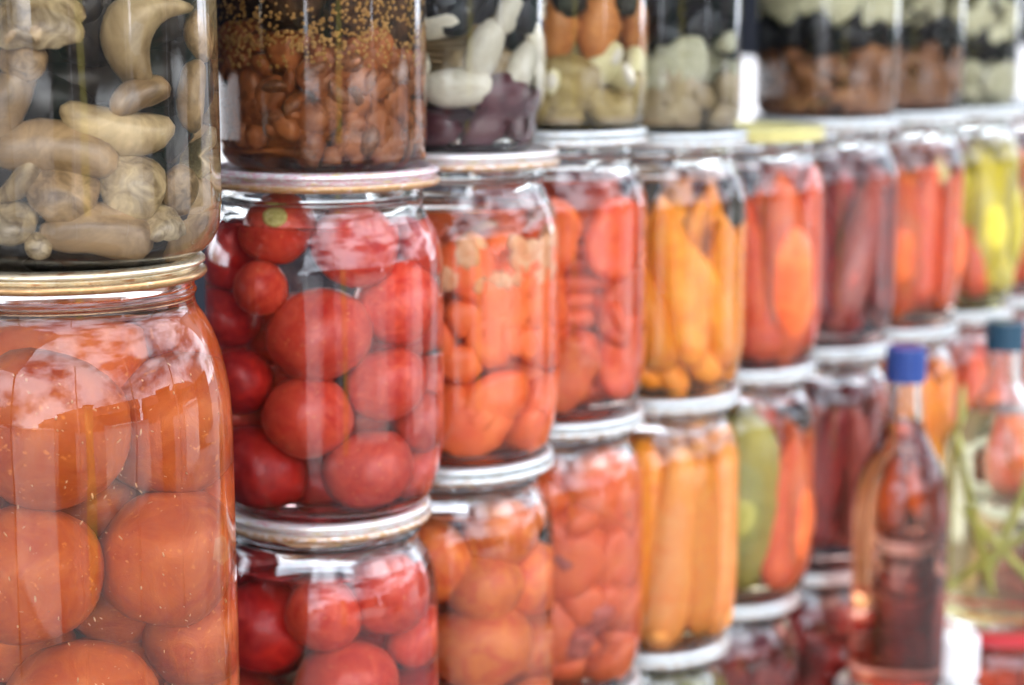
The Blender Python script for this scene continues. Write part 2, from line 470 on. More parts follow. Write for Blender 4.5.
# lids
L_PINK = lid_mat('lid_pink_print', (0.70, 0.70, 0.68), ((0.55, 0.10, 0.20), (0.60, 0.16, 0.26), (0.62, 0.50, 0.22)), rust=1.1, metal=0.45)
L_GOLD = lid_mat('lid_worn_tin', (0.60, 0.54, 0.40), ((0.50, 0.36, 0.18), (0.62, 0.46, 0.26), (0.42, 0.24, 0.12)), rust=1.2, metal=0.8, rough=0.27)
L_WHITE = lid_mat('lid_white', (0.62, 0.66, 0.66), ((0.36, 0.38, 0.38), (0.50, 0.52, 0.51), (0.42, 0.38, 0.30)), rust=0.3, metal=0.5)
L_WRUST = lid_mat('lid_white_rusty', (0.66, 0.68, 0.67), ((0.62, 0.22, 0.26), (0.70, 0.55, 0.50), (0.60, 0.48, 0.26)), rust=0.8, metal=0.5)
L_YEL = lid_mat('lid_yellow', (0.66, 0.60, 0.24), None, rust=0.1, metal=0.25)
L_RED = lid_mat('lid_red', (0.50, 0.02, 0.03), None, rust=0.0, metal=0.1)

# ------------------------------------------------------------------ where the stacks stand
XY = dict(A=(-1.115, 4.60), B=(-0.535, 5.48), C=(-0.17, 6.04), D=(0.155, 6.60), E=(0.58, 7.16), F=(0.968, 7.72), G=(1.388, 8.28), H=(1.815, 8.84),
          I=(2.23, 9.40), J=(2.65, 9.96))
ZT = {'A': (-0.600, -2.03), 'B': (-0.443, -1.452, -2.44), 'C': (-0.429, -1.424, -2.42), 'D': (-0.392, -1.400, -2.41), 'E': (-0.433, -1.431, -2.432),
      'F': (-0.450, -1.424, -2.42), 'G': (-0.436, -1.431, -2.45), 'H': (-0.435, -1.440, -2.44), 'I': (-0.440, -1.445, -2.44), 'J': (-0.442, -1.455, -2.44)}
ZT = {k: tuple(z + 0.025 for z in v) for k, v in ZT.items()}
OR = {'A': 'nearest', 'B': 'second', 'C': 'third', 'D': 'fourth', 'E': 'fifth', 'F': 'sixth', 'G': 'seventh', 'H': 'eighth', 'I': 'ninth', 'J': 'last'}
RB, RL = 0.325, 0.325
J = {}
SIT = 0.010        # how far a base sinks into the recess of the lid below
rnd = random.Random(4)
random.seed(5)

def stack(c, k, style='litre', lidm=L_WHITE, level=0.86, tint=(0.97, 0.95, 0.90), label='', rb=RB, rl=RL, dx=0, dy=0, top=None, seg=56):
    """k: 1 = the jar whose lid is row two, 2 = the one below, 3 = the bottom one, 0 = the one on top"""
    x, y = XY[c]; zt = ZT[c]
    if k == 0: base = zt[0] - SIT; top_ = base + (top or 0.93)
    else:
        top_ = zt[k - 1]; base = (zt[k] - SIT) if k < len(zt) else TABLE_Z
    J[c + str(k)] = make_jar(x + dx, y + dy, top_, top_ - base, rb, style, lidm, rl, level, tint, label, seg=seg)
    return J[c + str(k)]

def pos(c, word): return word + ' in the ' + OR[c] + ' stack'

# nearest stack: wide three-litre jars
stack('A', 0, 'straight', L_WHITE, 0.88, (0.96, 0.93, 0.86), 'big clear jar of pale mushrooms, nearest to the viewer at upper left', rb=0.372, rl=0.30, top=1.42, dx=0.02, seg=96)
stack('A', 1, 'tall', L_GOLD, 0.955, (0.95, 0.72, 0.54), 'big jar of peeled orange tomatoes under a worn gold rimmed lid, nearest at lower left', rb=0.405, rl=0.350, seg=96)
stack('A', 2, 'tall', L_GOLD, 0.9, (0.985, 0.80, 0.70), 'big jar standing below the jar of peeled orange tomatoes', rb=0.405, rl=0.350)
# second stack
stack('B', 0, 'straight', L_WHITE, 0.88, (0.93, 0.80, 0.66), 'jar of brown mushrooms topped with mustard seeds on a pink printed lid', rb=0.303, rl=0.28, dx=-0.018, seg=96)
stack('B', 1, 'litre', L_PINK, 0.855, (0.99, 0.86, 0.84), 'jar of whole red tomatoes under a pink printed lid, middle of the second stack', seg=96, rb=0.352, rl=0.345, dx=-0.022)
stack('B', 2, 'litre', L_WRUST, 0.835, (0.99, 0.86, 0.84), 'jar of whole red tomatoes under a white rusty edged lid, bottom left centre', dx=-0.035, seg=96, rb=0.342)
stack('B', 3, label='jar standing at the foot of the second stack')
# third
stack('C', 0, 'footed', L_WHITE, 0.88, (0.95, 0.95, 0.93), 'jar of white beans and dark aubergine at the top of the third stack', rb=0.30, rl=0.27, dx=-0.02, seg=72)
stack('C', 1, 'litre', L_WRUST, 0.83, (0.99, 0.92, 0.86), 'jar of chopped orange peppers with pale garlic on top, middle of the third stack', seg=72)
stack('C', 2, 'litre', L_WHITE, 0.84, (0.99, 0.90, 0.82), 'jar of round orange tomatoes below the chopped orange peppers', dx=-0.015, seg=72)
stack('C', 3, label='jar standing at the foot of the third stack')
stack('D', 0, 'straight', L_WHITE, 0.88, (0.97, 0.96, 0.78), 'jar of orange peppers with white garlic cloves in yellowish brine, top of the fourth stack', rb=0.32, rl=0.28)
stack('D', 1, 'litre', L_WHITE, 0.84, (0.99, 0.90, 0.85), 'jar of bright red orange peppers in the middle of the fourth stack')
stack('D', 2, 'litre', L_WHITE, 0.84, (0.99, 0.90, 0.85), 'jar of orange pulp with dark purple patches, below the bright red orange peppers')
stack('D', 3, label='jar standing at the foot of the fourth stack')
stack('E', 0, 'straight', L_WHITE, 0.88, (0.95, 0.96, 0.93), 'jar of dark onion and cauliflower beside the gap in the top row', rb=0.29, rl=0.27)
stack('E', 1, 'litre', L_WHITE, 0.84, (0.99, 0.95, 0.80), 'jar of slanting orange carrot sticks in the middle of the fifth stack')
stack('E', 2, 'litre', L_WHITE, 0.86, (0.99, 0.95, 0.82), 'jar of upright pale orange carrots, lowest full jar of the fifth stack', dx=-0.01)
stack('E', 3, 'litre', L_WHITE, 0.82, label='jar at the foot of the fifth stack showing only its white lid', dx=-0.03)
stack('F', 1, 'litre', L_YEL, 0.85, (0.99, 0.88, 0.82), 'jar of long red peppers under a yellow lid')
stack('F', 2, 'litre', L_WHITE, 0.85, (0.99, 0.93, 0.80), 'jar holding one green pickle beside red peppers, below the yellow lidded jar', dx=-0.01)
stack('F', 3, 'litre', L_WHITE, 0.85, (0.97, 0.80, 0.70), 'shaded jar of dark red and orange pieces at the foot of the sixth stack', dx=-0.05)
stack('G', 0, 'straight', L_WHITE, 0.88, (0.93, 0.93, 0.88), 'jar layered with cauliflower over brown carrots, right of the gap in the top row', rb=0.31, rl=0.29)
stack('G', 1, 'litre', L_WHITE, 0.84, (0.97, 0.84, 0.80), 'jar of dark purplish red peppers between a yellow lidded jar and an orange red one')
stack('G', 2, 'litre', L_WHITE, 0.84, (0.97, 0.84, 0.80), 'jar of dark red peppers behind the blue capped bottle')
stack('G', 3, 'litre', L_WHITE, 0.84, (0.95, 0.75, 0.68), 'shaded dark jar at the foot of the seventh stack', dx=-0.03)
stack('H', 0, 'straight', L_WHITE, 0.88, (0.93, 0.92, 0.86), 'jar of cauliflower over brown carrots, second from the right in the top row', rb=0.30, rl=0.28)
stack('H', 1, 'litre', L_WHITE, 0.85, (0.99, 0.88, 0.80), 'jar of orange red peppers, second row, between dark red and yellow ones')
stack('H', 2, 'litre', L_WHITE, 0.85, (0.99, 0.88, 0.80), 'jar of orange carrots behind the neck of the blue capped bottle')
stack('H', 3, 'litre', L_WHITE, 0.85, (0.95, 0.75, 0.68), label='shaded jar at the foot of the eighth stack behind the bottle')
stack('I', 0, 'straight', L_WHITE, 0.88, (0.95, 0.95, 0.90), 'jar of white cauliflower at the right end of the top row', rb=0.29, rl=0.27)
stack('I', 1, 'litre', L_WHITE, 0.85, (0.98, 0.95, 0.70), 'jar of yellow peppers with one red pepper at its lower left')
stack('I', 2, 'litre', L_WHITE, 0.85, (0.99, 0.86, 0.82), 'jar of pinkish red peppers behind the green stalk bottle')
stack('I', 3, 'litre', L_WHITE, 0.85, label='shaded jar at the foot of the ninth stack')
stack('J', 1, 'litre', L_WHITE, 0.85, (0.98, 0.88, 0.82), 'jar of red peppers cut off by the right edge of the photo, second row')
stack('J', 2, 'litre', L_WHITE, 0.85, (0.98, 0.88, 0.82), 'jar of red peppers cut off by the right edge, behind the teal capped bottle')
stack('J', 3, 'litre', L_WHITE, 0.85, label='shaded jar at the foot of the last stack')

# ------------------------------------------------------------------ what is in the jars
def round_fruit(key, items, extra, meshes, noun, cat, group, where, rough_rot=True, squash=(0.92, 1.05), **kw):
    """items: (px, py, radius px, label or None, mesh index); extra: radii of hidden ones"""
    j = J[key]; fixed = []
    for (px, py, rp, lab, mi) in items:
        r = rp / (F / (j.y - j.rb * 0.6)) * 1.07
        fixed.append([spot(j, px, py, r), r, lab, mi])
    for _ in range(30):                      # ease the listed ones apart
        for a in range(len(fixed)):
            for b in range(a):
                d = fixed[a][0] - fixed[b][0]; L = d.length; m = (fixed[a][1] + fixed[b][1]) * 0.91
                if 1e-6 < L < m:
                    d *= (m - L) / L * 0.25; fixed[a][0] += d; fixed[b][0] -= d
            p, r = fixed[a][0], fixed[a][1]
            p.z = max(p.z, j.zb + r * 0.9)
            lim = j.rin(min(max(p.z, 0.12), j.H * 0.9)) - r - 0.003; L = math.hypot(p.x, p.y)
            if L > lim > 0: p.x *= lim / L; p.y *= lim / L
    for p, r, lab, mi in fixed:
        s = Vector((r * rnd.uniform(*squash), r * rnd.uniform(*squash), r * rnd.uniform(*squash)))
        put(j, noun, meshes[mi % len(meshes)], p, s, rr3(rnd) if rough_rot else Euler((0, 0, 0)), lab or where, cat, group)
    for p, r in relax(j, [(p, r) for p, r, _, _ in fixed], extra, rnd, **kw):
        put(j, noun, rnd.choice(meshes), p, r, rr3(rnd), where, cat, group)

tm = [ball('tomato', RED, 1, 0.012), ball('tomato', RED, 2, 0.0, dimple=0.05), ball('tomato', REDDARK, 3, 0.02)]
so = [ball('peeled_tomato', SALMON, 4, 0.02, rough=0.05), ball('peeled_tomato', SALMON, 5, 0.0, rough=0.05)]
ot = [ball('orange_tomato', ORANGE_T, 6, 0.0), ball('orange_tomato', ORANGE_T, 7, 0.02, rough=0.06)]

round_fruit('B1', [
    (271, 243, 37, 'red tomato showing a yellow stem scar, top left in the pink lidded jar', 0), (357, 247, 39, 'bright red tomato at the top centre right of the pink lidded jar', 0),
    (268, 296, 27, 'small round red tomato just left of centre in the pink lidded jar', 1), (216, 262, 34, 'dark red tomato at the far upper left of the pink lidded jar', 2),
    (232, 328, 31, 'dark red tomato at the left wall, halfway up the pink lidded jar', 2), (314, 344, 46, 'largest pale red tomato in the middle of the pink lidded jar', 0),
    (392, 312, 39, 'red tomato high on the right side of the pink lidded jar', 1), (303, 414, 41, 'red tomato directly below the largest one in the pink lidded jar', 1),
    (388, 391, 38, 'red tomato on the right side, below the high one, in the pink lidded jar', 0), (244, 388, 32, 'dark red tomato at the left wall, low in the pink lidded jar', 2),
    (272, 468, 42, 'glossy dark red tomato lying at the bottom left of the pink lidded jar', 2), (362, 468, 42, 'red tomato lying at the bottom centre of the pink lidded jar', 0),
    (416, 432, 31, 'red tomato squeezed against the lower right wall of the pink lidded jar', 1), (428, 262, 31, 'red tomato at the far upper right of the pink lidded jar', 1)],
    [0.085] * 6 + [0.11] * 7, tm, 'tomato', 'tomato', 'red tomatoes behind the others in the pink lidded jar', 'red tomato hidden behind the front ones in the pink lidded jar', back=0.13)
round_fruit('B2', [
    (266, 632, 44, 'large dark red tomato at the left of the lower tomato jar', 2), (321, 618, 35, 'small orange red tomato at the top centre of the lower tomato jar', 0),
    (386, 604, 40, 'red tomato at the top right of the lower tomato jar', 1), (346, 684, 46, 'red tomato cut by the bottom edge in the lower tomato jar', 1),
    (414, 662, 32, 'red tomato at the right wall of the lower tomato jar', 0), (234, 590, 28, 'dark red tomato half hidden at the far left of the lower tomato jar', 2)],
    [0.10] * 8 + [0.12] * 8, tm, 'tomato', 'tomato', 'red tomatoes behind the others in the lower tomato jar', 'red tomato behind or below the front ones in the lower tomato jar')
round_fruit('C2', [
    (459, 556, 38, 'orange tomato at the top left of the jar of orange tomatoes', 0), (484, 552, 36, 'brightest orange tomato at the top of the jar of orange tomatoes', 1),
    (516, 592, 36, 'orange tomato in the middle right of the jar of orange tomatoes', 0), (472, 645, 46, 'large orange tomato at lower centre of the jar of orange tomatoes', 0),
    (530, 662, 34, 'orange tomato at the lower right of the jar of orange tomatoes', 1), (432, 652, 26, 'orange tomato at the lower left wall of the jar of orange tomatoes', 1)],
    [0.10] * 8 + [0.12] * 7, ot, 'orange_tomato', 'tomato', 'orange tomatoes behind the others in the third stack', 'orange tomato behind or below the front ones in the jar of orange tomatoes')
round_fruit('A1', [
    (42, 432, 72, 'peeled orange tomato at the upper left of the nearest lower jar', 0), (170, 450, 69, 'peeled orange tomato at the upper right of the nearest lower jar', 1),
    (44, 572, 69, 'peeled orange tomato at middle left of the nearest lower jar', 1), (160, 584, 67, 'peeled orange tomato at middle right of the nearest lower jar', 0),
    (82, 702, 66, 'peeled orange tomato cut by the bottom edge in the nearest lower jar', 0), (194, 664, 54, 'peeled orange tomato at the lower right wall of the nearest lower jar', 1),
    (-40, 500, 55, 'peeled orange tomato cut off by the left edge of the photo', 1)],
    [0.15] * 9 + [0.11] * 22, so, 'peeled_tomato', 'tomato', 'peeled orange tomatoes at the back of the nearest lower jar', 'peeled orange tomato behind the front ones in the nearest lower jar', back=-0.05, zmax=1.27)

# dried yellow stem scar on the top left tomato of the pink lidded jar
_t = [o for o in COL.objects if o.get('label', '').startswith('red tomato showing a yellow stem scar')][0]
_j = J['B1']; _d = (_j.v * 0.90 - _j.w * 0.12 + Vector((0, 0, 0.42))).normalized()
_r = _t.scale[0] * U
V, Fc = revolve([(0, 0.07), (0.08, 0.055), (0.13, 0.05), (0.20, 0.055), (0.27, 0.055), (0.31, 0.03), (0.34, -0.06)], 24)
sc0 = link('stem_scar', mesh('stem_scar', V, Fc, [food_mat('scar_yellow', (0.45, 0.36, 0.06), (0.80, 0.66, 0.22), 60, 0.6, bump=0.3)]))
bpy.context.view_layer.update()
sc0.parent = _t
sc0.matrix_parent_inverse = _t.matrix_world.inverted()
sc0.location = _t.location + _d * _r * 0.985
sc0.rotation_euler = _d.to_track_quat('Z', 'Y').to_euler(); sc0.scale = (_t.scale[0],) * 3

# mushrooms in the nearest upper jar
caps = [ball('mushroom', MUSH, 1.3, 0.0, 0.05, 28, 0.62, 0.0), ball('mushroom', MUSHB, 2.7, 0.0, 0.06, 28, 0.55, 0.0), cap('mushroom', MUSH, GILL, 5.1, 0.25)]
slc = [rod('mushroom', MUSH, 1, 0.22, (0.60, 1.0, 1.0, 0.70), 1.0, 0.04, ratio=0.20), rod('mushroom', MUSHB, 2, -0.16, (0.65, 1.0, 1.0, 0.75), 1.0, 0.04, ratio=0.23),
       rod('mushroom', MUSH, 3, -0.85, (0.8, 1.0, 1.0, 0.8), 1.0, 0.04, ratio=0.20, hook=0.3)]
jA = J['A0']
pxu = F / (jA.y - jA.rb)
def mush(px, py, kind, size, ang, lab, tilt=0.0):
    r = size * 0.5 / pxu
    thick = r * (0.55 if kind[0] == 'c' else 0.40)
    p = spot(jA, px, py, thick, 0.92)
    me = (caps if kind[0] == 'c' else slc)[int(kind[1])]
    sc = r if kind[0] == 'c' else 2 * r
    # lie flat against the glass: local x points out through the wall
    out = Vector((p.x, p.y, 0)).normalized()
    side = Vector((-out.y, out.x, 0))
    if kind[0] == 'c':
        Z = (out * math.cos(tilt) + Vector((0, 0, 1)) * math.sin(tilt)).normalized(); X = side; Y = Z.cross(X)
    else:
        a = math.radians(ang)
        Z = side * math.cos(a) + Vector((0, 0, 1)) * math.sin(a); Y = out; X = Y.cross(Z)
    M = Matrix((X, Y, Z)).transposed()
    put(jA, 'mushroom', me, p, sc, M.to_euler(), lab, 'mushroom', 'mushrooms in the nearest upper jar')
mush(40, 18, 'c2', 84, 0, 'frilly edged pale mushroom cap at the top left of the mushroom jar', 0.9)
mush(150, 40, 's2', 130, 62, 'big curved pale mushroom arching at the top right of the mushroom jar')
mush(118, 128, 's0', 118, -12, 'long pale mushroom lying level across the middle of the mushroom jar')
mush(197, 100, 's1', 78, 80, 'brownish mushroom standing upright at the right wall of the mushroom jar')
mush(55, 152, 's1', 120, -6, 'long tan mushroom under the level pale one, left in the mushroom jar')
mush(62, 190, 'c1', 72, 0, 'greyish shiny mushroom cap in the lower left of the mushroom jar', 0.5)
mush(135, 190, 'c0', 70, 0, 'round tan mushroom cap near the lower centre of the mushroom jar', 0.1)
mush(183, 196, 'c1', 54, 0, 'small brown mushroom cap near the lower right wall of the mushroom jar', -0.2)
mush(98, 233, 's1', 112, -8, 'large tan mushroom lying on the floor of the mushroom jar')
mush(10, 222, 'c0', 54, 0, 'yellowish mushroom cap at the lower left edge of the mushroom jar', 0.6)
mush(37, 246, 'c0', 28, 0, 'smallest round mushroom on the floor of the mushroom jar', 0.1)
mush(166, 228, 'c2', 48, 0, 'small wrinkled mushroom on the floor at the right of the mushroom jar', 0.8)
mush(204, 36, 'c1', 58, 0, 'dark mushroom cap high at the right wall of the mushroom jar', 0.2)
mush(8, 108, 's1', 90, 70, 'broad pale mushroom cut by the left edge of the photo', 0.2)
mush(22, 60, 'c1', 48, 0, 'small tan mushroom cap below the frilly one in the mushroom jar', 0.3)
mush(142, 98, 's1', 70, 20, 'brown mushroom tucked under the curved one in the mushroom jar')
mush(18, 180, 's0', 62, 50, 'yellowish curled mushroom stem low at the left of the mushroom jar')
for k in range(20):
    a = math.atan2(jA.w.y, jA.w.x) + rnd.uniform(0.1, 1.4); z = 0.10 + 0.052 * k; q = jA.rin(max(z, 0.15)) - 0.075
    put(jA, 'mushroom', rnd.choice(caps), Vector((q * math.cos(a), q * math.sin(a), z)), rnd.uniform(0.075, 0.095), rr3(rnd),
        'pale mushroom behind the front ones in the mushroom jar', 'mushroom', 'mushrooms hidden at the back of the mushroom jar')
for k in range(26):
    a = math.atan2(-jA.v.y, -jA.v.x) + rnd.uniform(-1.2, 1.2); q = rnd.uniform(0.12, 0.24); z = 0.12 + 0.048 * k
    put(jA, 'mushroom', rnd.choice(caps), Vector((q * math.cos(a), q * math.sin(a), z)), rnd.uniform(0.09, 0.11), rr3(rnd),
        'pale mushroom behind the front ones in the mushroom jar', 'mushroom', 'mushrooms hidden at the back of the mushroom jar')

def level_pack(key, meshes, n, zlo, zhi, size, name, cat, group, label, spread=1.0, squash=(0.8, 1.2)):
    j = J[key]; rad = [size * rnd.uniform(0.8, 1.2) for _ in range(n)]
    pts = []
    for i, r in enumerate(rad):
        z = zlo + (zhi - zlo) * (i + 0.5) / n
        a = i * 2.399 + rnd.uniform(-0.2, 0.2)
        q = j.rin(min(max(z, 0.12), 0.8)) - r * 0.8
        if i % 4 == 3: q *= 0.5
        v = Vector((q * math.cos(a), q * math.sin(a), z))
        pts.append((v, r))
    for p, r in pts:
        put(j, name, rnd.choice(meshes), p, (r * rnd.uniform(*squash), r * rnd.uniform(*squash), r * rnd.uniform(*squash)), rr3(rnd), label, cat, group)

def sticks(key, meshes, n, length, zmid, tilt, name, cat, group, label, thick=1.0, inner=True, jit=0.12, a0=0.0, span=6.283):
    """long pieces leaning along the wall; tilt in radians from upright"""
    j = J[key]
    rings = [(n, 1.0)] + ([(max(n // 2, 3), 0.45)] if inner else [])
    for cnt, fr in rings:
        for i in range(cnt):
            ca = math.atan2(j.v.y, j.v.x)
            a = ca + a0 + (i + 0.5) / cnt * span - span / 2 + rnd.uniform(-jit, jit)
            L = length * rnd.uniform(0.88, 1.08); t = tilt + rnd.uniform(-jit, jit)
            z = zmid + rnd.uniform(-0.03, 0.03)
            w = 0.075 * thick
            R = (j.rin(0.4) - w * 0.82) * fr
            out = Vector((math.cos(a), math.sin(a), 0)); side = Vector((-out.y, out.x, 0))
            # a leaning stick is a chord: pull it in so its ends stay inside
            R = math.sqrt(max(R * R - (L * 0.5 * math.sin(t)) ** 2, 0.01)) if fr == 1.0 else R
            Z = side * math.sin(t) + Vector((0, 0, 1)) * math.cos(t); X = out; Y = Z.cross(X)
            M = Matrix((-X, -Y, Z)).transposed() if False else Matrix((X, Y, Z)).transposed()
            put(j, name, meshes[i % len(meshes)], out * R + Vector((0, 0, z)), (L * thick * rnd.uniform(0.9, 1.1), L * thick * rnd.uniform(0.85, 1.1), L), M.to_euler(), label, cat, group)

def mass(key, name, m, n, size, zlo, zhi, label, cat, mats=None, **kw):
    j = J[key]
    o = link(name, lumps(name, m, j, rnd, n, size, zlo, zhi, mats=mats, **kw))
    o.location = W((j.x, j.y, j.z0))
    return tag(o, label, cat, None, 'stuff')

mass('A0', 'gap_shade_core', MUSHGAP, 80, 0.11, 0.06, 1.15, 'near black core painting the dark gaps behind the mushrooms of the mushroom jar', 'mushrooms', mats=[MUSHGAP, MUSHGAP, MUSHB], wall=0.13)  # near-black core with a few brown pieces, standing in for dark gaps
# B0: mustard seeds over small brown mushrooms
nm = [ball('small_mushroom', NUT, 11, 0.0, 0.10, 18, 0.75), ball('small_mushroom', NUT, 12, 0.05, 0.12, 18, 0.6)]
level_pack('B0', nm, 96, 0.070, 0.33, 0.048, 'small_mushroom', 'mushroom', 'small brown mushrooms in the mustard seed jar', 'small brown mushroom in the lower half of the mustard seed jar', squash=(0.65, 1.3))
mass('B0', 'mushroom_slices', MUSHB, 260, 0.044, 0.05, 0.38, 'hazy tan mushroom slices between the small caps and the seeds', 'mushrooms', mats=[NUT, NUT, MUSHB], wall=0.015)
mass('B0', 'spice_layer', SPICE, 60, 0.07, 0.40, 0.78, 'dark spice layer under the mustard seeds in the brown jar', 'spices')
jb = J['B0']; V, Fc = [], []
sv, sf = revolve([(0, -1), (0.8, -0.6), (1, 0.1), (0.7, 0.75), (0, 1)], 6)
for k in range(4600):
    a = rnd.uniform(0, 6.283); z = rnd.uniform(0.36, 0.80) if k % 6 else rnd.uniform(0.30, 0.4)
    if noise.noise(Vector((math.cos(a) * 2, math.sin(a) * 2, z * 7))) < rnd.uniform(-0.5, 0.25): continue
    q = jb.rin(z) - 0.007; s = rnd.uniform(0.0035, 0.0070); off = len(V)
    V += [(q * math.cos(a) + v[0] * s, q * math.sin(a) + v[1] * s, z + v[2] * s) for v in sv]
    Fc += [tuple(i + off for i in f) for f in sf]
o = link('mustard_seeds', mesh('mustard_seeds', V, Fc, [SEED])); o.location = W((jb.x, jb.y, jb.z0))
tag(o, 'layer of pale mustard seeds in the upper half of the brown jar', 'mustard seeds', None, 'stuff')

# C0
bn = [ball('white_bean', BEAN, 21, 0, 0.05, 20, 0.55, 0)]
for k in range(22):
    j = J['C0']; a = k * 2.399; z = 0.21 + 0.012 * k + rnd.uniform(-0.02, 0.02); r = rnd.uniform(0.055, 0.075)
    q = j.rin(0.5) - r * 0.62
    out = Vector((math.cos(a), math.sin(a), 0)); side = Vector((-out.y, out.x, 0)); t = rnd.uniform(-1.2, 1.2)
    Y = side * math.cos(t) + Vector((0, 0, 1)) * math.sin(t); X = Y.cross(out)
    put(j, 'white_bean', bn[0], out * q + Vector((0, 0, z)), (r * 0.8, r * 1.5, r), Matrix((X, Y, out)).transposed().to_euler(),
        'large white bean against the glass of the top jar in the third stack', 'bean', 'white beans in the top jar of the third stack')
mass('C0', 'onion_layer', PURPLE, 26, 0.07, 0.05, 0.17, 'dark purple onion layer at the foot of the bean jar', 'onion')
mass('C0', 'aubergine_layer', OLIVE, 36, 0.08, 0.40, 0.58, 'dark aubergine pieces above the white beans', 'aubergine', mats=[OLIVE, OLIVE, CREAM, PEPOR])
mass('C0', 'bean_core', MUSH, 16, 0.06, 0.20, 0.40, 'tan pulp behind the white beans', 'beans', wall=0.07)
mass('C1', 'chopped_peppers', PEPOR, 90, 0.105, 0.06, 0.66, 'mass of chopped orange and red peppers in the third stack', 'peppers', mats=[PEPOR, ORANGE_T, ORANGE_T, CARROT2])
mass('C1', 'garlic_layer', PEACH, 140, 0.040, 0.58, 0.72, 'pale finely chopped layer topping the chopped orange peppers', 'garlic', mats=[PEACH, CARROT2, ORANGE_T, CARROT2], core=False)
# D
ALM = food_mat('brown_orange_skin', (0.36, 0.11, 0.04), (0.58, 0.22, 0.08), 40, 0.35, bump=0.1)
am = [rod('orange_pepper', ALM, 31, 0.1, (0.4, 0.9, 1.0, 0.7, 0.3), 0.8, ratio=0.27)]
sticks('D0', am, 9, 0.30, 0.36, 0.05, 'orange_pepper', 'pepper', 'small orange peppers in the top jar of the fourth stack', 'small pointed orange pepper in the top jar of the fourth stack', thick=1.0)
mass('D0', 'aubergine_layer', OLIVE, 40, 0.08, 0.45, 0.75, 'dark layer above the small orange peppers', 'aubergine')
gm = [ball('garlic_clove', BEAN, 33, 0, 0.06, 16, 0.7, 0)]
level_pack('D0', gm, 26, 0.16, 0.30, 0.064, 'garlic_clove', 'garlic', 'garlic cloves in the top jar of the fourth stack', 'white garlic clove below the small orange peppers', squash=(0.8, 1.4))
mass('D0', 'yellow_pulp', YELLOW, 26, 0.08, 0.05, 0.17, 'yellow green pulp at the foot of the garlic clove jar', 'pulp', mats=[MUSH, MUSHB, GREEN])
pw = [rod('pepper_piece', PEPRED, 35, 0.25, (0.7, 1.0, 1.0, 0.7), 0.5, 0.08, ratio=0.40), rod('pepper_piece', PEPOR, 36, 0.15, (0.7, 1.0, 1.0, 0.7), 0.5, 0.08, ratio=0.36)]
for zc in (0.20, 0.42, 0.64):
    sticks('D1', pw, 7, 0.30, zc, 0.25, 'pepper_piece', 'pepper', 'red orange pepper pieces in the middle jar of the fourth stack', 'wide red orange pepper piece in the middle jar of the fourth stack', thick=1.0, inner=False, jit=0.3)
mass('D1', 'pepper_pulp', PEPRED, 30, 0.08, 0.08, 0.70, 'red orange pepper pulp filling the fourth stack middle jar', 'peppers', mats=[PEPRED, PEPOR], wall=0.06)
mass('D2', 'vegetable_pulp', PEPOR, 80, 0.125, 0.06, 0.76, 'orange vegetable pulp with purple brown patches', 'vegetables', mats=[PEPOR, PEPOR, PINKISH, ORANGE_T])
jD = J['D2']
for (px, py, rp) in ((560, 560, 24), (592, 612, 24), (575, 640, 20)):
    p = spot(jD, px, py, rp / 290)
    put(jD, 'beetroot_chunk', ball('beetroot_chunk', PINKISH, px, 0.05, 0.1), p, rp / 290, rr3(rnd), 'purple brown chunk in the orange pulp jar of the fourth stack', 'beetroot', 'purple brown chunks in the orange pulp jar')
# E
cw = [rod('carrot_stick', CARROT, 41, 0.15, (0.55, 1.0, 0.9, 0.35), 0.85, 0.05, ratio=0.125), rod('carrot_stick', CARROT, 42, -0.12, (0.8, 1.0, 0.8, 0.3), 0.8, 0.05, ratio=0.115)]
sticks('E1', cw, 12, 0.66, 0.42, -0.34, 'carrot_stick', 'carrot', 'slanting orange carrot sticks in the fifth stack', 'slanting orange carrot stick in the middle jar of the fifth stack', thick=1.15, jit=0.16)
sticks('E1', cw, 9, 0.34, 0.17, -0.9, 'carrot_stick', 'carrot', 'slanting orange carrot sticks in the fifth stack', 'slanting orange carrot stick in the middle jar of the fifth stack', thick=1.5, inner=False, jit=0.2)
cv = [rod('carrot', CARROT2, 43, 0.03, (0.8, 1.0, 0.95, 0.6), 0.95, 0.03, ratio=0.105), rod('carrot', CARROT, 44, 0.03, (0.6, 1.0, 0.95, 0.6), 0.95, 0.03, ratio=0.105)]
sticks('E2', cv, 12, 0.76, 0.43, 0.03, 'carrot', 'carrot', 'upright carrots in the fifth stack', 'upright pale orange carrot in the lower jar of the fifth stack', thick=1.25, jit=0.07)
mass('E0', 'onion_and_leaf', OLIVE, 50, 0.085, 0.34, 0.76, 'dark leaves and onion in the jar beside the gap', 'vegetables', mats=[OLIVE, PURPLE, OLIVE])
mass('E0', 'cauliflower', CREAM, 24, 0.06, 0.20, 0.36, 'pale cauliflower in the jar beside the gap', 'cauliflower', mats=[CREAM, PURPLE])
mass('E0', 'mushroom_layer', MUSH, 30, 0.07, 0.05, 0.2, 'tan mushrooms at the foot of the jar beside the gap', 'mushrooms', mats=[MUSH, NUT])
mass('E3', 'vegetable_pulp', GREEN, 30, 0.10, 0.06, 0.75, 'dull green pulp at the foot of the fifth stack', 'vegetables', mats=[GREEN, PEPDARK])
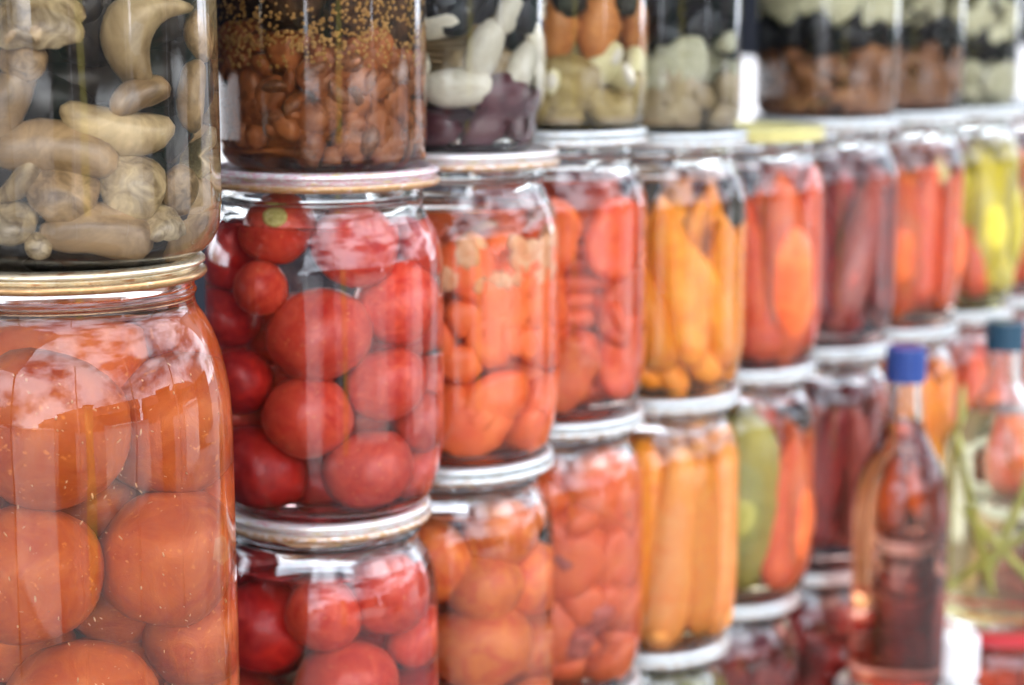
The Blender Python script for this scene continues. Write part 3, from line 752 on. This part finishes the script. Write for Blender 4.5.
# F
pr = [rod('red_pepper', PEPRED, 51, 0.10, (0.8, 1.0, 0.85, 0.35), 0.8, 0.06, ratio=0.14), rod('red_pepper', PEPOR, 52, -0.10, (0.6, 1.0, 0.85, 0.35), 0.8, 0.06, ratio=0.15)]
sticks('F1', pr, 9, 0.72, 0.42, -0.10, 'red_pepper', 'pepper', 'long red peppers under the yellow lid', 'long red pepper in the yellow lidded jar', thick=1.15, jit=0.10)
sticks('F2', pr, 8, 0.62, 0.40, 0.05, 'red_pepper', 'pepper', 'red peppers beside the green pickle', 'red pepper beside the green pickle in the sixth stack', thick=1.1, jit=0.08, a0=1.95, span=2.5)
jF = J['F2']; p = spot(jF, 741, 505, 0.15)
put(jF, 'pickled_cucumber', rod('pickled_cucumber', GREEN, 55, 0.05, (0.45, 0.88, 1.0, 0.9, 0.5), 0.95, 0.03, ratio=0.21, seg=24), Vector((p.x, p.y, 0.43)), (0.86, 0.86, 0.74), Euler((0, 0, 0)),
    'single green pickled cucumber between the carrots and the red peppers', 'cucumber')
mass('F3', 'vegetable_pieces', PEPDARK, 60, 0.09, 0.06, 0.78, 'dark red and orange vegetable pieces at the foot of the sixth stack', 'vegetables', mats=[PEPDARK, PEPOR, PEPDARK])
# G - J
pd = [rod('dark_pepper', PEPDARK, 61, 0.15, (0.8, 1.0, 0.85, 0.5), 0.8, 0.08, ratio=0.15), rod('dark_pepper', PINKISH, 62, -0.12, (0.8, 1.0, 0.85, 0.5), 0.8, 0.08, ratio=0.14)]
sticks('G1', pd, 9, 0.66, 0.42, 0.12, 'dark_pepper', 'pepper', 'dark peppers in the seventh stack, second row', 'dark purplish red pepper in the jar right of the yellow lid', thick=1.15, jit=0.2)
sticks('G2', pd, 9, 0.66, 0.42, 0.05, 'dark_pepper', 'pepper', 'dark peppers in the seventh stack, third row', 'dark red pepper in the jar behind the blue capped bottle', thick=1.15, jit=0.2)
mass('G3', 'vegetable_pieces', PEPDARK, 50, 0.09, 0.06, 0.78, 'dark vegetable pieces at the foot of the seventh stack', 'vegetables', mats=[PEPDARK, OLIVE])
sticks('H1', pr[::-1], 9, 0.70, 0.42, 0.08, 'red_pepper', 'pepper', 'orange red peppers in the eighth stack, second row', 'orange red pepper in the jar between the dark red and yellow ones', thick=1.15, jit=0.15)
sticks('H2', cw, 9, 0.70, 0.42, 0.08, 'carrot', 'carrot', 'carrots in the eighth stack, third row', 'orange carrot in the jar behind the blue capped bottle neck', thick=1.5, jit=0.12)
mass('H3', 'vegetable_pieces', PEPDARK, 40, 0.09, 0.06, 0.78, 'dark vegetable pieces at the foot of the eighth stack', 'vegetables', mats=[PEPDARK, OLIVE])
py_ = [rod('yellow_pepper', YELLOW, 71, 0.15, (0.8, 1.0, 0.85, 0.5), 0.8, 0.06, ratio=0.16), rod('yellow_pepper', YELLOW, 72, -0.15, (0.8, 1.0, 0.85, 0.5), 0.8, 0.06, ratio=0.15)]
sticks('I1', py_, 8, 0.68, 0.44, -0.2, 'yellow_pepper', 'pepper', 'yellow peppers in the ninth stack', 'yellow pepper in the yellow and red jar', thick=1.1, jit=0.15, a0=1.75, span=3.1)
jI = J['I1']; p = spot(jI, 972, 262, 0.10)
put(jI, 'red_pepper', pr[0], Vector((p.x, p.y, 0.31)), (0.85, 0.85, 0.46), Euler((0, 0, 0)), 'single red pepper low at the left among the yellow ones', 'pepper')
sticks('I2', pr, 9, 0.70, 0.42, 0.05, 'red_pepper', 'pepper', 'red peppers in the ninth stack, third row', 'pinkish red pepper in the jar behind the teal capped bottle', thick=1.15, jit=0.12)
mass('I3', 'vegetable_pieces', PEPDARK, 40, 0.09, 0.06, 0.78, 'dark vegetable pieces at the foot of the ninth stack', 'vegetables', mats=[PEPDARK, OLIVE])
sticks('J1', pr, 9, 0.70, 0.42, 0.05, 'red_pepper', 'pepper', 'red peppers in the last stack, second row', 'red pepper in the second row jar at the right edge', thick=1.15, jit=0.12)
sticks('J2', pr, 9, 0.70, 0.42, 0.05, 'red_pepper', 'pepper', 'red peppers in the last stack, third row', 'red pepper in the third row jar at the right edge', thick=1.15, jit=0.12)
for key, w in (('G0', 'first jar right of the gap'), ('H0', 'second last jar of the top row'), ('I0', 'rightmost jar of the top row')):
    hi = 0.22 if key == 'I0' else 0.30
    mass(key, 'carrot_chunks', NUT, 100, 0.055, 0.05, hi - 0.02, 'brown orange carrot chunks at the foot of the ' + w, 'carrots', mats=[NUT, NUT, ALM, OLIVE, MUSHB] if key != 'I0' else [CREAM, MUSH, NUT])
    mass(key, 'dark_leaves', OLIVE, 34, 0.07, hi, hi + 0.14, 'dark leaves in the ' + w, 'leaves', mats=[OLIVE, PURPLE], wall=0.01)
    mass(key, 'cauliflower', CREAM, 60, 0.055, hi + 0.13, hi + 0.28 if key != 'I0' else hi + 0.32, 'cream cauliflower band in the ' + w, 'cauliflower', mats=[CREAM, CREAM, MUSH, OLIVE])
    mass(key, 'aubergine_layer', OLIVE, 40, 0.08, hi + 0.32, 0.78, 'dark aubergine layer at the top of the ' + w, 'aubergine', mats=[OLIVE, PURPLE, MUSHB])

# pale flecks drifting in the brine of the nearest lower jar
jf = J['A1']; V, Fc = [], []
for k in range(300):
    a = math.atan2(jf.v.y, jf.v.x) + rnd.gauss(0, 0.85); z = rnd.uniform(0.35, 1.22); q = jf.rin(z) - 0.006
    s = rnd.uniform(0.0009, 0.0026); el = rnd.choice((1, 1, 2.5)); ti = rnd.uniform(0, 6.28); off = len(V)
    t = Vector((-math.sin(a), math.cos(a), 0)) * math.cos(ti) + Vector((0, 0, 1)) * math.sin(ti)
    for v in sv:
        p = Vector((q * math.cos(a), q * math.sin(a), z)) + Vector(v) * s + t * (v[2] * s * el)
        V.append(tuple(p))
    Fc += [tuple(i + off for i in f) for f in sf]
o = link('pale_flecks', mesh('pale_flecks', V, Fc, [FLECK])); o.location = W((jf.x, jf.y, jf.z0))
tag(o, 'fine pale flecks floating round the peeled tomatoes', 'flecks', None, 'stuff')

# ------------------------------------------------------------------ bottles in front
def bottle(x, y, zb, prof, level, tint, capm, cap_r, cap_h, label, cat='bottle', name='glass_bottle'):
    root = empty(name, (x, y, zb)); tag(root, label, cat)
    pc = curve(prof, 5); th = 0.016
    def ro(z):
        for (r0, z0), (r1, z1) in zip(pc[:-1], pc[1:]):
            if z0 <= z <= z1: return r0 + (r1 - r0) * (z - z0) / max(z1 - z0, 1e-6)
        return pc[-1][0]
    zt = pc[-1][1]
    outer = [(0, 0.015), (prof[0][0] * 0.8, 0.010)] + pc
    zs = [level + (zt - level) * k / 8 for k in range(7, -1, -1)]
    inner = [(pc[-1][0] - th * 0.8, zt + 0.002)] + [(ro(z) - th, z) for z in zs]
    V, Fc = revolve(outer + inner, 48)
    link('glass', mesh('glass', V, Fc, [GLASS]), root)
    side = [(0, 0.04), ((ro(0.06) - th) * 0.9, 0.04)] + [(ro(0.06 + (level - 0.06) * k / 30) - th, 0.06 + (level - 0.06) * k / 30) for k in range(31)]
    V, Fc = revolve(side, 48); n1 = len(Fc)
    V2, F2 = revolve([(ro(level) - th, level), (0, level - 0.004)], 48); off = len(V)
    V += V2; Fc += [tuple(i + off for i in f) for f in F2]
    link('liquid', mesh('liquid', V, Fc, [tint_mat(tint), WATER_TOP], [0] * n1 + [1] * len(F2)), root)
    cp = [(0, zt - 0.01), (cap_r * 0.9, zt - 0.01), (cap_r * 0.92, zt + 0.02 - cap_h), (cap_r, zt + 0.02 - cap_h), (cap_r, zt + 0.012), (cap_r * 0.96, zt + 0.024), (0, zt + 0.024)]
    V, Fc = revolve(cp, 40)
    # ribs round the cap
    V = [(v[0] * (1 + (0.03 if i % 2 and math.hypot(v[0], v[1]) > cap_r * 0.97 else 0)), v[1] * (1 + (0.03 if i % 2 and math.hypot(v[0], v[1]) > cap_r * 0.97 else 0)), v[2]) for i, v in enumerate(V)]
    link('cap', mesh('cap', V, Fc, [capm], smooth=False), root)
    return root, ro

BLUE = plain('blue_plastic', (0.010, 0.045, 0.22), 0.35)
TEAL = plain('teal_plastic', (0.005, 0.05, 0.09), 0.35)
WHITEP = plain('white_plastic', (0.80, 0.81, 0.80), 0.4)

b1x, b1y = 1.67, 7.75
b1top = z_at(347, b1y); b1base = z_at(702, b1y - 0.2)
H1 = b1top - b1base - 0.024
bottle(b1x, b1y, b1base, [(0.17, 0), (0.19, 0.01), (0.203, 0.05), (0.205, 0.12), (0.205, H1 * 0.45), (0.203, H1 * 0.56), (0.182, H1 * 0.64), (0.135, H1 * 0.71), (0.092, H1 * 0.77),
        (0.072, H1 * 0.83), (0.067, H1 * 0.90), (0.067, H1)], H1 * 0.80, (0.955, 0.64, 0.56), BLUE, 0.083, 0.140, 'slim bottle of rosy brown liquor with a bright blue cap')
b2x, b2y = 2.30, 8.55
b2top = z_at(321, b2y); b2base = z_at(634, b2y - 0.25)
H2 = b2top - b2base - 0.024
root2, ro2 = bottle(b2x, b2y, b2base, [(0.22, 0), (0.245, 0.01), (0.262, 0.05), (0.265, 0.12), (0.265, H2 * 0.45), (0.262, H2 * 0.56), (0.235, H2 * 0.64), (0.17, H2 * 0.71), (0.10, H2 * 0.77),
        (0.078, H2 * 0.83), (0.074, H2 * 0.90), (0.074, H2)], H2 * 0.72, (0.93, 0.90, 0.74), TEAL, 0.088, 0.13, 'bottle of green stalks in yellowish liquid with a dark teal cap')
# stalks in it, dark fruit behind
stm = rod('green_stalk', STALKM, 81, 0.05, (1, 1, 1, 0.8), 1.0, 0.03, ratio=0.02, seg=8)
a2 = Vector((-b2x, -b2y, 0)).normalized(); w2 = Vector((-a2.y, a2.x, 0))
for (la, dep, z, tl, L) in ((-0.19, 0.08, 0.62, 0.02, 1.05), (-0.02, 0.19, 0.35, 0.85, 0.55), (0.03, 0.16, 0.38, -0.75, 0.55), (-0.10, 0.17, 0.55, -0.25, 0.8), (0.08, 0.12, 0.6, 0.3, 0.8), (0.15, 0.10, 0.5, -0.1, 0.8)):
    Z = w2 * math.sin(tl) + Vector((0, 0, 1)) * math.cos(tl); X = a2; Y = Z.cross(X)
    o = link('green_stalk', stm); p = w2 * la + a2 * dep
    o.location = W((b2x + p.x, b2y + p.y, b2base + z)); o.scale = (1.0, 1.0, L); o.rotation_euler = Matrix((X, Y, Z)).transposed().to_euler()
    tag(o, 'thin yellow green stalk inside the teal capped bottle', 'stalk', 'green stalks in the teal capped bottle')

class B: pass
# jars the bottles stand on, a white capped bottle between them
def front_jar(x, y, ztop, lidm, label, rl=0.27, rb=0.29):
    H = ztop - TABLE_Z
    J[label] = make_jar(x, y, ztop, H, rb, 'litre', lidm, rl, 0.8, (0.97, 0.8, 0.7), label)
    return J[label]
f1 = front_jar(b1x, b1y, b1base + SIT, L_WHITE, 'squat jar with a white lid carrying the blue capped bottle', 0.26, 0.265)
mass('squat jar with a white lid carrying the blue capped bottle', 'vegetable_pieces', PEPDARK, 30, 0.08, 0.06, 0.4, 'dark red pieces in the jar under the blue capped bottle', 'vegetables')
f2 = front_jar(b2x, b2y, b2base + SIT, L_RED, 'squat jar with a red rimmed lid carrying the teal capped bottle', 0.345, 0.33)
mass('squat jar with a red rimmed lid carrying the teal capped bottle', 'vegetable_pieces', PEPRED, 30, 0.08, 0.06, 0.4, 'red pieces in the jar under the teal capped bottle', 'vegetables')
# white disc of paper between the red lid and the bottle
wz = b2base
V, Fc = revolve([(0, 0.001), (0.30, 0.001), (0.305, 0.006), (0.30, 0.011), (0, 0.011)], 48)
wx, wy = 1.99, 8.02; wt = z_at(641, wy - 0.1)
root = empty('plastic_bottle', (wx, wy, TABLE_Z)); tag(root, 'bottle with a plain white plastic cap between the two glass bottles', 'bottle')
hh = wt - TABLE_Z
V, Fc = revolve(curve([(0, 0), (0.10, 0.0), (0.13, 0.01), (0.14, 0.05), (0.14, hh * 0.55), (0.13, hh * 0.62), (0.10, hh * 0.68), (0.095, hh - 0.14), (0.09, hh - 0.10), (0, hh - 0.10)], 4), 40)
link('bottle_body', mesh('bottle_body', V, Fc, [plain('milky_plastic', (0.66, 0.66, 0.62), 0.4)]), root)
V, Fc = revolve(curve([(0.0, hh - 0.17), (0.105, hh - 0.17), (0.112, hh - 0.165), (0.112, hh - 0.02), (0.108, hh - 0.006), (0.09, hh), (0, hh)], 3), 40)
link('cap', mesh('cap', V, Fc, [WHITEP]), root)

# ------------------------------------------------------------------ behind the row
def box(name, lo, hi, m, parent=None, scale=U):
    (x0, y0, z0), (x1, y1, z1) = lo, hi
    V = [(x0, y0, z0), (x1, y0, z0), (x1, y1, z0), (x0, y1, z0), (x0, y0, z1), (x1, y0, z1), (x1, y1, z1), (x0, y1, z1)]
    Fc = [(0, 3, 2, 1), (4, 5, 6, 7), (0, 1, 5, 4), (1, 2, 6, 5), (2, 3, 7, 6), (3, 0, 4, 7)]
    return link(name, mesh(name, V, Fc, [m], smooth=False, scale=scale), parent)
ang = math.atan2(ROW.y, ROW.x)
CLOTHM = plain('navy_cloth', (0.004, 0.007, 0.016), 0.9, c2=(0.007, 0.011, 0.022), scale=3)
WOOD = plain('table_wood', (0.22, 0.14, 0.08), 0.6, c2=(0.14, 0.085, 0.045), scale=5)
mid = Vector((0.6, 7.4, 0))
t = empty('market_table', (mid.x, mid.y, -CH)); t.rotation_euler.z = ang; tag(t, 'wooden market table under the stacked jars', 'table')
th_ = CH + TABLE_Z
box('tabletop', (-5.0, -1.6, th_ - 0.2), (5.5, 1.3, th_), WOOD, t)
for lx in (-4.8, 5.1):
    for ly in (-1.4, 0.95): box('leg', (lx, ly, 0), (lx + 0.25, ly + 0.25, th_ - 0.2), WOOD, t)
# backdrop: hanging folds of dark cloth on a rail
bd = empty('stall_backdrop', (mid.x - STREET.x * 2.6, mid.y - STREET.y * 2.6, -CH)); bd.rotation_euler.z = ang
tag(bd, 'dark navy cloth hanging behind the stacks of jars', 'backdrop')
V, Fc = [], []
n = 160
for i in range(n + 1):
    x = -8 + 26 * i / n; y = 0.12 * math.sin(i * 0.9) + 0.08 * math.sin(i * 0.37)
    for zz in (CH - 0.25 + 0.02 * math.sin(i * 0.5), CH + 4.9): V.append((x, y, zz))
for i in range(n): Fc.append((2 * i, 2 * i + 2, 2 * i + 3, 2 * i + 1))
cl = link('cloth', mesh('cloth', V, Fc, [CLOTHM]), bd)
so_ = cl.modifiers.new('thick', 'SOLIDIFY'); so_.thickness = 0.003
for x in (-8.2, 18.2): box('post', (x, -0.15, 0), (x + 0.2, 0.05, CH + 5.2), WOOD, bd)
box('rail', (-8.2, 0.07, CH + 4.85), (18.4, 0.22, CH + 5.05), WOOD, bd)
V, Fc = [], []
for i in range(n + 1):
    x = -8 + 26 * i / n; y = 0.10 * math.sin(i * 1.1) + 0.05 * math.sin(i * 0.43)
    for zz in (0.05, CH - 0.78): V.append((x, y, zz))
for i in range(n): Fc.append((2 * i, 2 * i + 2, 2 * i + 3, 2 * i + 1))
sk = link('skirt', mesh('skirt', V, Fc, [CLOTHM]), bd)
sm_ = sk.modifiers.new('thick', 'SOLIDIFY'); sm_.thickness = 0.003
box('lower_rail', (-8.0, 0.08, CH - 0.84), (18.2, 0.16, CH - 0.74), WOOD, bd)
# awning added over the stall, unseen, to keep sun off the jars
AWN, nt, out = mat('sunshade_canvas')
_d = N(nt, 'ShaderNodeBsdfDiffuse', Color=(0.60, 0.60, 0.62, 1)); _t = N(nt, 'ShaderNodeBsdfTranslucent', Color=(0.74, 0.76, 0.80, 1))
_m = N(nt, 'ShaderNodeMixShader'); _m.inputs[0].default_value = 0.2
nt.links.new(_d.outputs[0], _m.inputs[1]); nt.links.new(_t.outputs[0], _m.inputs[2]); nt.links.new(_m.outputs[0], out.inputs[0])
aw = empty('sunshade', (mid.x, mid.y, -CH)); aw.rotation_euler.z = ang; tag(aw, 'white canvas awning added out of view over the whole stall', 'sunshade')
V, Fc = [], []
for i in range(61):
    x = -16 + 42 * i / 60
    for k in range(9):
        y = 3.4 - 5.6 * k / 8
        V.append((x, y, CH + 5.2 - 0.09 * k - 0.10 * math.sin(math.pi * (i % 10) / 10) * math.sin(math.pi * k / 8)))
    V.append((x, -2.22, CH + 5.2 - 0.72 - 0.25 - 0.10 * abs(math.sin(i * 0.9))))
for i in range(60):
    for k in range(9): Fc.append((i * 10 + k, i * 10 + k + 1, (i + 1) * 10 + k + 1, (i + 1) * 10 + k))
cv_ = link('canvas', mesh('canvas', V, Fc, [AWN]), aw)
for x in (-15.8, 25.7):
    for y in (-2.15, 3.1): box('post', (x, y, 0), (x + 0.2, y + 0.2, CH + 4.45), WOOD, aw)
# unseen cloth added to keep the left-hand reflections in the jars dark
sc_ = empty('added_side_cloth', (-7.6, 2.2, -CH)); tag(sc_, 'unseen dark cloth added beside the stall for dark reflections in the jars', 'added side cloth')
V, Fc = [], []
for i in range(61):
    y = -3.4 + 7.5 * i / 60
    for zz in (0.1, CH + 4.0): V.append((0.12 * math.sin(i * 0.8), y, zz))
for i in range(60): Fc.append((2 * i, 2 * i + 2, 2 * i + 3, 2 * i + 1))
q_ = link('cloth', mesh('cloth', V, Fc, [CLOTHM]), sc_); q_.modifiers.new('thick', 'SOLIDIFY').thickness = 0.003
# across the street: what the glass mirrors
FAC = plain('plaster', (0.09, 0.075, 0.06), 0.9, c2=(0.07, 0.06, 0.05), scale=0.4)
GLS = plain('window_panes', (0.03, 0.035, 0.04), 0.1)
DKG = plain('dark_green_canvas', (0.02, 0.05, 0.035), 0.9)
CANV = plain('white_canvas', (0.80, 0.80, 0.78), 0.8, scale=2)
YCAN = plain('yellow_canvas', (0.62, 0.52, 0.12), 0.8, scale=2)
def mbox(parent, name, cx, cy, z0, sx, sy, sz, m):
    return box(name, (cx - sx / 2, cy - sy / 2, z0), (cx + sx / 2, cy + sy / 2, z0 + sz), m, parent, scale=1)
def house(x, y, rot, wd, ht, label, m):
    h = bpy.data.objects.new('town_house', None); COL.objects.link(h); h.location = (x, y, 0); h.rotation_euler.z = rot
    tag(h, label, 'house', 'houses across the street')
    mbox(h, 'wall', 0, 0, 0, wd, 8, ht, m)
    for fl in range(int(ht // 3)):
        for k in range(int(wd // 3)):
            wx = -wd / 2 + 1.6 + k * 3
            wo = mbox(h, 'window', wx, -4.02, 0.9 + fl * 3, 1.2, 0.12, 1.6, GLS)
    V = [(-wd / 2 - .3, -4.4, ht), (wd / 2 + .3, -4.4, ht), (wd / 2 + .3, 4.4, ht), (-wd / 2 - .3, 4.4, ht), (-wd / 2 - .3, 0, ht + 2), (wd / 2 + .3, 0, ht + 2)]
    link('roof', mesh('roof', V, [(0, 1, 5, 4), (2, 3, 4, 5), (0, 4, 3), (1, 2, 5), (3, 2, 1, 0)], [plain('roof_tiles', (0.20, 0.08, 0.05), 0.8)], smooth=False, scale=1), h)
D_ = 24.0
for k, (off, wd, ht) in enumerate(((-34, 14, 3.2), (-19, 13, 4), (-4, 14, 3.2), (12, 14, 3), (28, 14, 4))):
    p = STREET * D_ + ROW * off
    house(p.x, p.y, ang + math.pi, wd, ht, ('lowest', 'left', 'middle', 'plain', 'tall')[k] + ' plastered house across the street', FAC)
def prop(x, y, rot, wd, dp, ht, m, label, name='white_prop'):  # unseen blocks added so the glass mirrors bright and dark bands
    b = bpy.data.objects.new(name, None); COL.objects.link(b); b.location = (x, y, 0); b.rotation_euler.z = rot; tag(b, label, 'prop')
    mbox(b, 'side_wall', 0, 0, 0.02, wd, dp, ht, m)
    V = [(-wd / 2 - .1, -dp / 2 - .1, ht + .002), (wd / 2 + .1, -dp / 2 - .1, ht + .002), (wd / 2 + .1, dp / 2 + .1, ht + .002), (-wd / 2 - .1, dp / 2 + .1, ht + .002), (0, 0, ht + 0.06)]
    link('roof', mesh('roof', V, [(0, 1, 4), (1, 2, 4), (2, 3, 4), (3, 0, 4), (3, 2, 1, 0)], [m], smooth=False, scale=1), b)
prop(-1.0, -3.3, 0.1, 1.9, 1.2, 1.2, CANV, 'white canvas booth added behind the viewer for a bright reflection')
prop(1.55, -2.9, 0.2, 0.34, 0.34, 1.9, YCAN, 'upright yellow prop added behind the viewer for a yellow reflection', 'yellow_prop')
prop(0.75, -4.4, 0.2, 0.9, 1.0, 1.8, DKG, 'dark green prop added behind the viewer for a dark reflection', 'dark_prop')
prop(3.7, -2.3, 0.85, 2.6, 0.9, 1.15, CANV, 'wide white canvas prop added across the street for a bright reflection')
prop(5.0, 0.1, 1.3, 1.0, 1.0, 2.0, DKG, 'dark green prop added across the street for a dark reflection', 'dark_prop')
prop(5.0, 2.2, 1.6, 1.3, 0.8, 1.2, CANV, 'narrow white canvas prop added across the street for a bright reflection')
prop(6.0, 4.6, 1.5, 2.2, 0.8, 1.7, DKG, 'long dark prop added across the street for a dark reflection', 'dark_prop')
WPOLE = plain('white_paint', (0.82, 0.82, 0.80), 0.4)
for (px_, py_2, lb) in ((0.55, -1.5, 'thin white pole added behind the viewer for a bright streak'), (2.1, -0.7, 'thin white pole added right of the viewer for a bright streak'), (2.2, 0.9, 'thin white pole added opposite the jars for a bright streak')):  # unseen poles added for thin bright streaks in the glass
    V, Fc = revolve([(0, 0), (0.022, 0), (0.022, 2.6), (0.03, 2.61), (0, 2.66)], 20)
    o = link('streak_pole', mesh('streak_pole', V, Fc, [WPOLE], scale=1)); o.location = (px_, py_2, 0); tag(o, lb, 'pole')

# ground
PAVE = plain('pavement', (0.22, 0.215, 0.21), 0.85, c2=(0.17, 0.165, 0.16), scale=1.5, bump=0.2)
V = [(-300, -300, 0), (300, -300, 0), (300, 300, 0), (-300, 300, 0)]
g = link('pavement', mesh('pavement', V, [(0, 1, 2, 3)], [PAVE], smooth=False, scale=1)); g['kind'] = 'structure'

# ------------------------------------------------------------------ light
w = bpy.data.worlds.new('World'); S.world = w; w.use_nodes = True
nt = w.node_tree; bg = nt.nodes['Background']
sky = nt.nodes.new('ShaderNodeTexSky'); sky.sky_type = 'NISHITA'; sky.sun_disc = False
SUN_EL, SUN_AZ = math.radians(55), math.radians(300)      # azimuth clockwise from +Y (the view direction)
sky.sun_elevation = SUN_EL; sky.sun_rotation = SUN_AZ; sky.dust_density = 2.0; sky.air_density = 1.0
tcw = nt.nodes.new('ShaderNodeTexCoord')
mpw = nt.nodes.new('ShaderNodeMapping'); mpw.inputs['Scale'].default_value = (1, 1, 2.2); mpw.inputs['Location'].default_value = (0.3, 0.1, 0.0)
nzw = N(nt, 'ShaderNodeTexNoise', Scale=2.3, Detail=7.0, Roughness=0.55)
nt.links.new(tcw.outputs['Generated'], mpw.inputs[0]); nt.links.new(mpw.outputs[0], nzw.inputs['Vector'])
rw = ramp(nt, nzw.outputs[0], [(0.40, (0, 0, 0)), (0.56, (1, 1, 1))])
mw = nt.nodes.new('ShaderNodeMixRGB'); mw.inputs[2].default_value = (32.0, 33.5, 38.0, 1)     # sunlit cloud banks
nt.links.new(rw.outputs[0], mw.inputs[0]); nt.links.new(sky.outputs[0], mw.inputs[1]); nt.links.new(mw.outputs[0], bg.inputs[0]); bg.inputs[1].default_value = 0.15
sd = bpy.data.lights.new('sun', 'SUN'); sd.energy = 5.0; sd.angle = math.radians(0.5); sd.color = (1, 0.95, 0.88)
so2 = bpy.data.objects.new('sun', sd); COL.objects.link(so2)
d = Vector((math.sin(SUN_AZ) * math.cos(SUN_EL), math.cos(SUN_AZ) * math.cos(SUN_EL), math.sin(SUN_EL)))
so2.rotation_euler = (-d).to_track_quat('-Z', 'Y').to_euler()

# ------------------------------------------------------------------ camera
cd = bpy.data.cameras.new('camera'); cam = bpy.data.objects.new('camera', cd); COL.objects.link(cam)
cam.location = (0, 0, CH * U); cam.rotation_euler = (math.pi / 2 - TH, 0, 0)
cd.sensor_width = 36; cd.lens = F / 1024 * 36; cd.clip_start = 0.02; cd.clip_end = 1000
cd.dof.use_dof = True; cd.dof.focus_distance = 4.60 * U; cd.dof.aperture_fstop = 6.0; cd.dof.aperture_blades = 0
S.camera = cam
S.view_settings.view_transform = 'Standard'; S.view_settings.look = 'None'
S.view_settings.exposure = 0.48; S.view_settings.gamma = 1
c = S.cycles
c.max_bounces = 18; c.transmission_bounces = 16; c.diffuse_bounces = 3; c.glossy_bounces = 4; c.transparent_max_bounces = 8
c.sample_clamp_indirect = 6; c.use_denoising = True
c.caustics_refractive = True; c.caustics_reflective = True; c.blur_glossy = 0.3
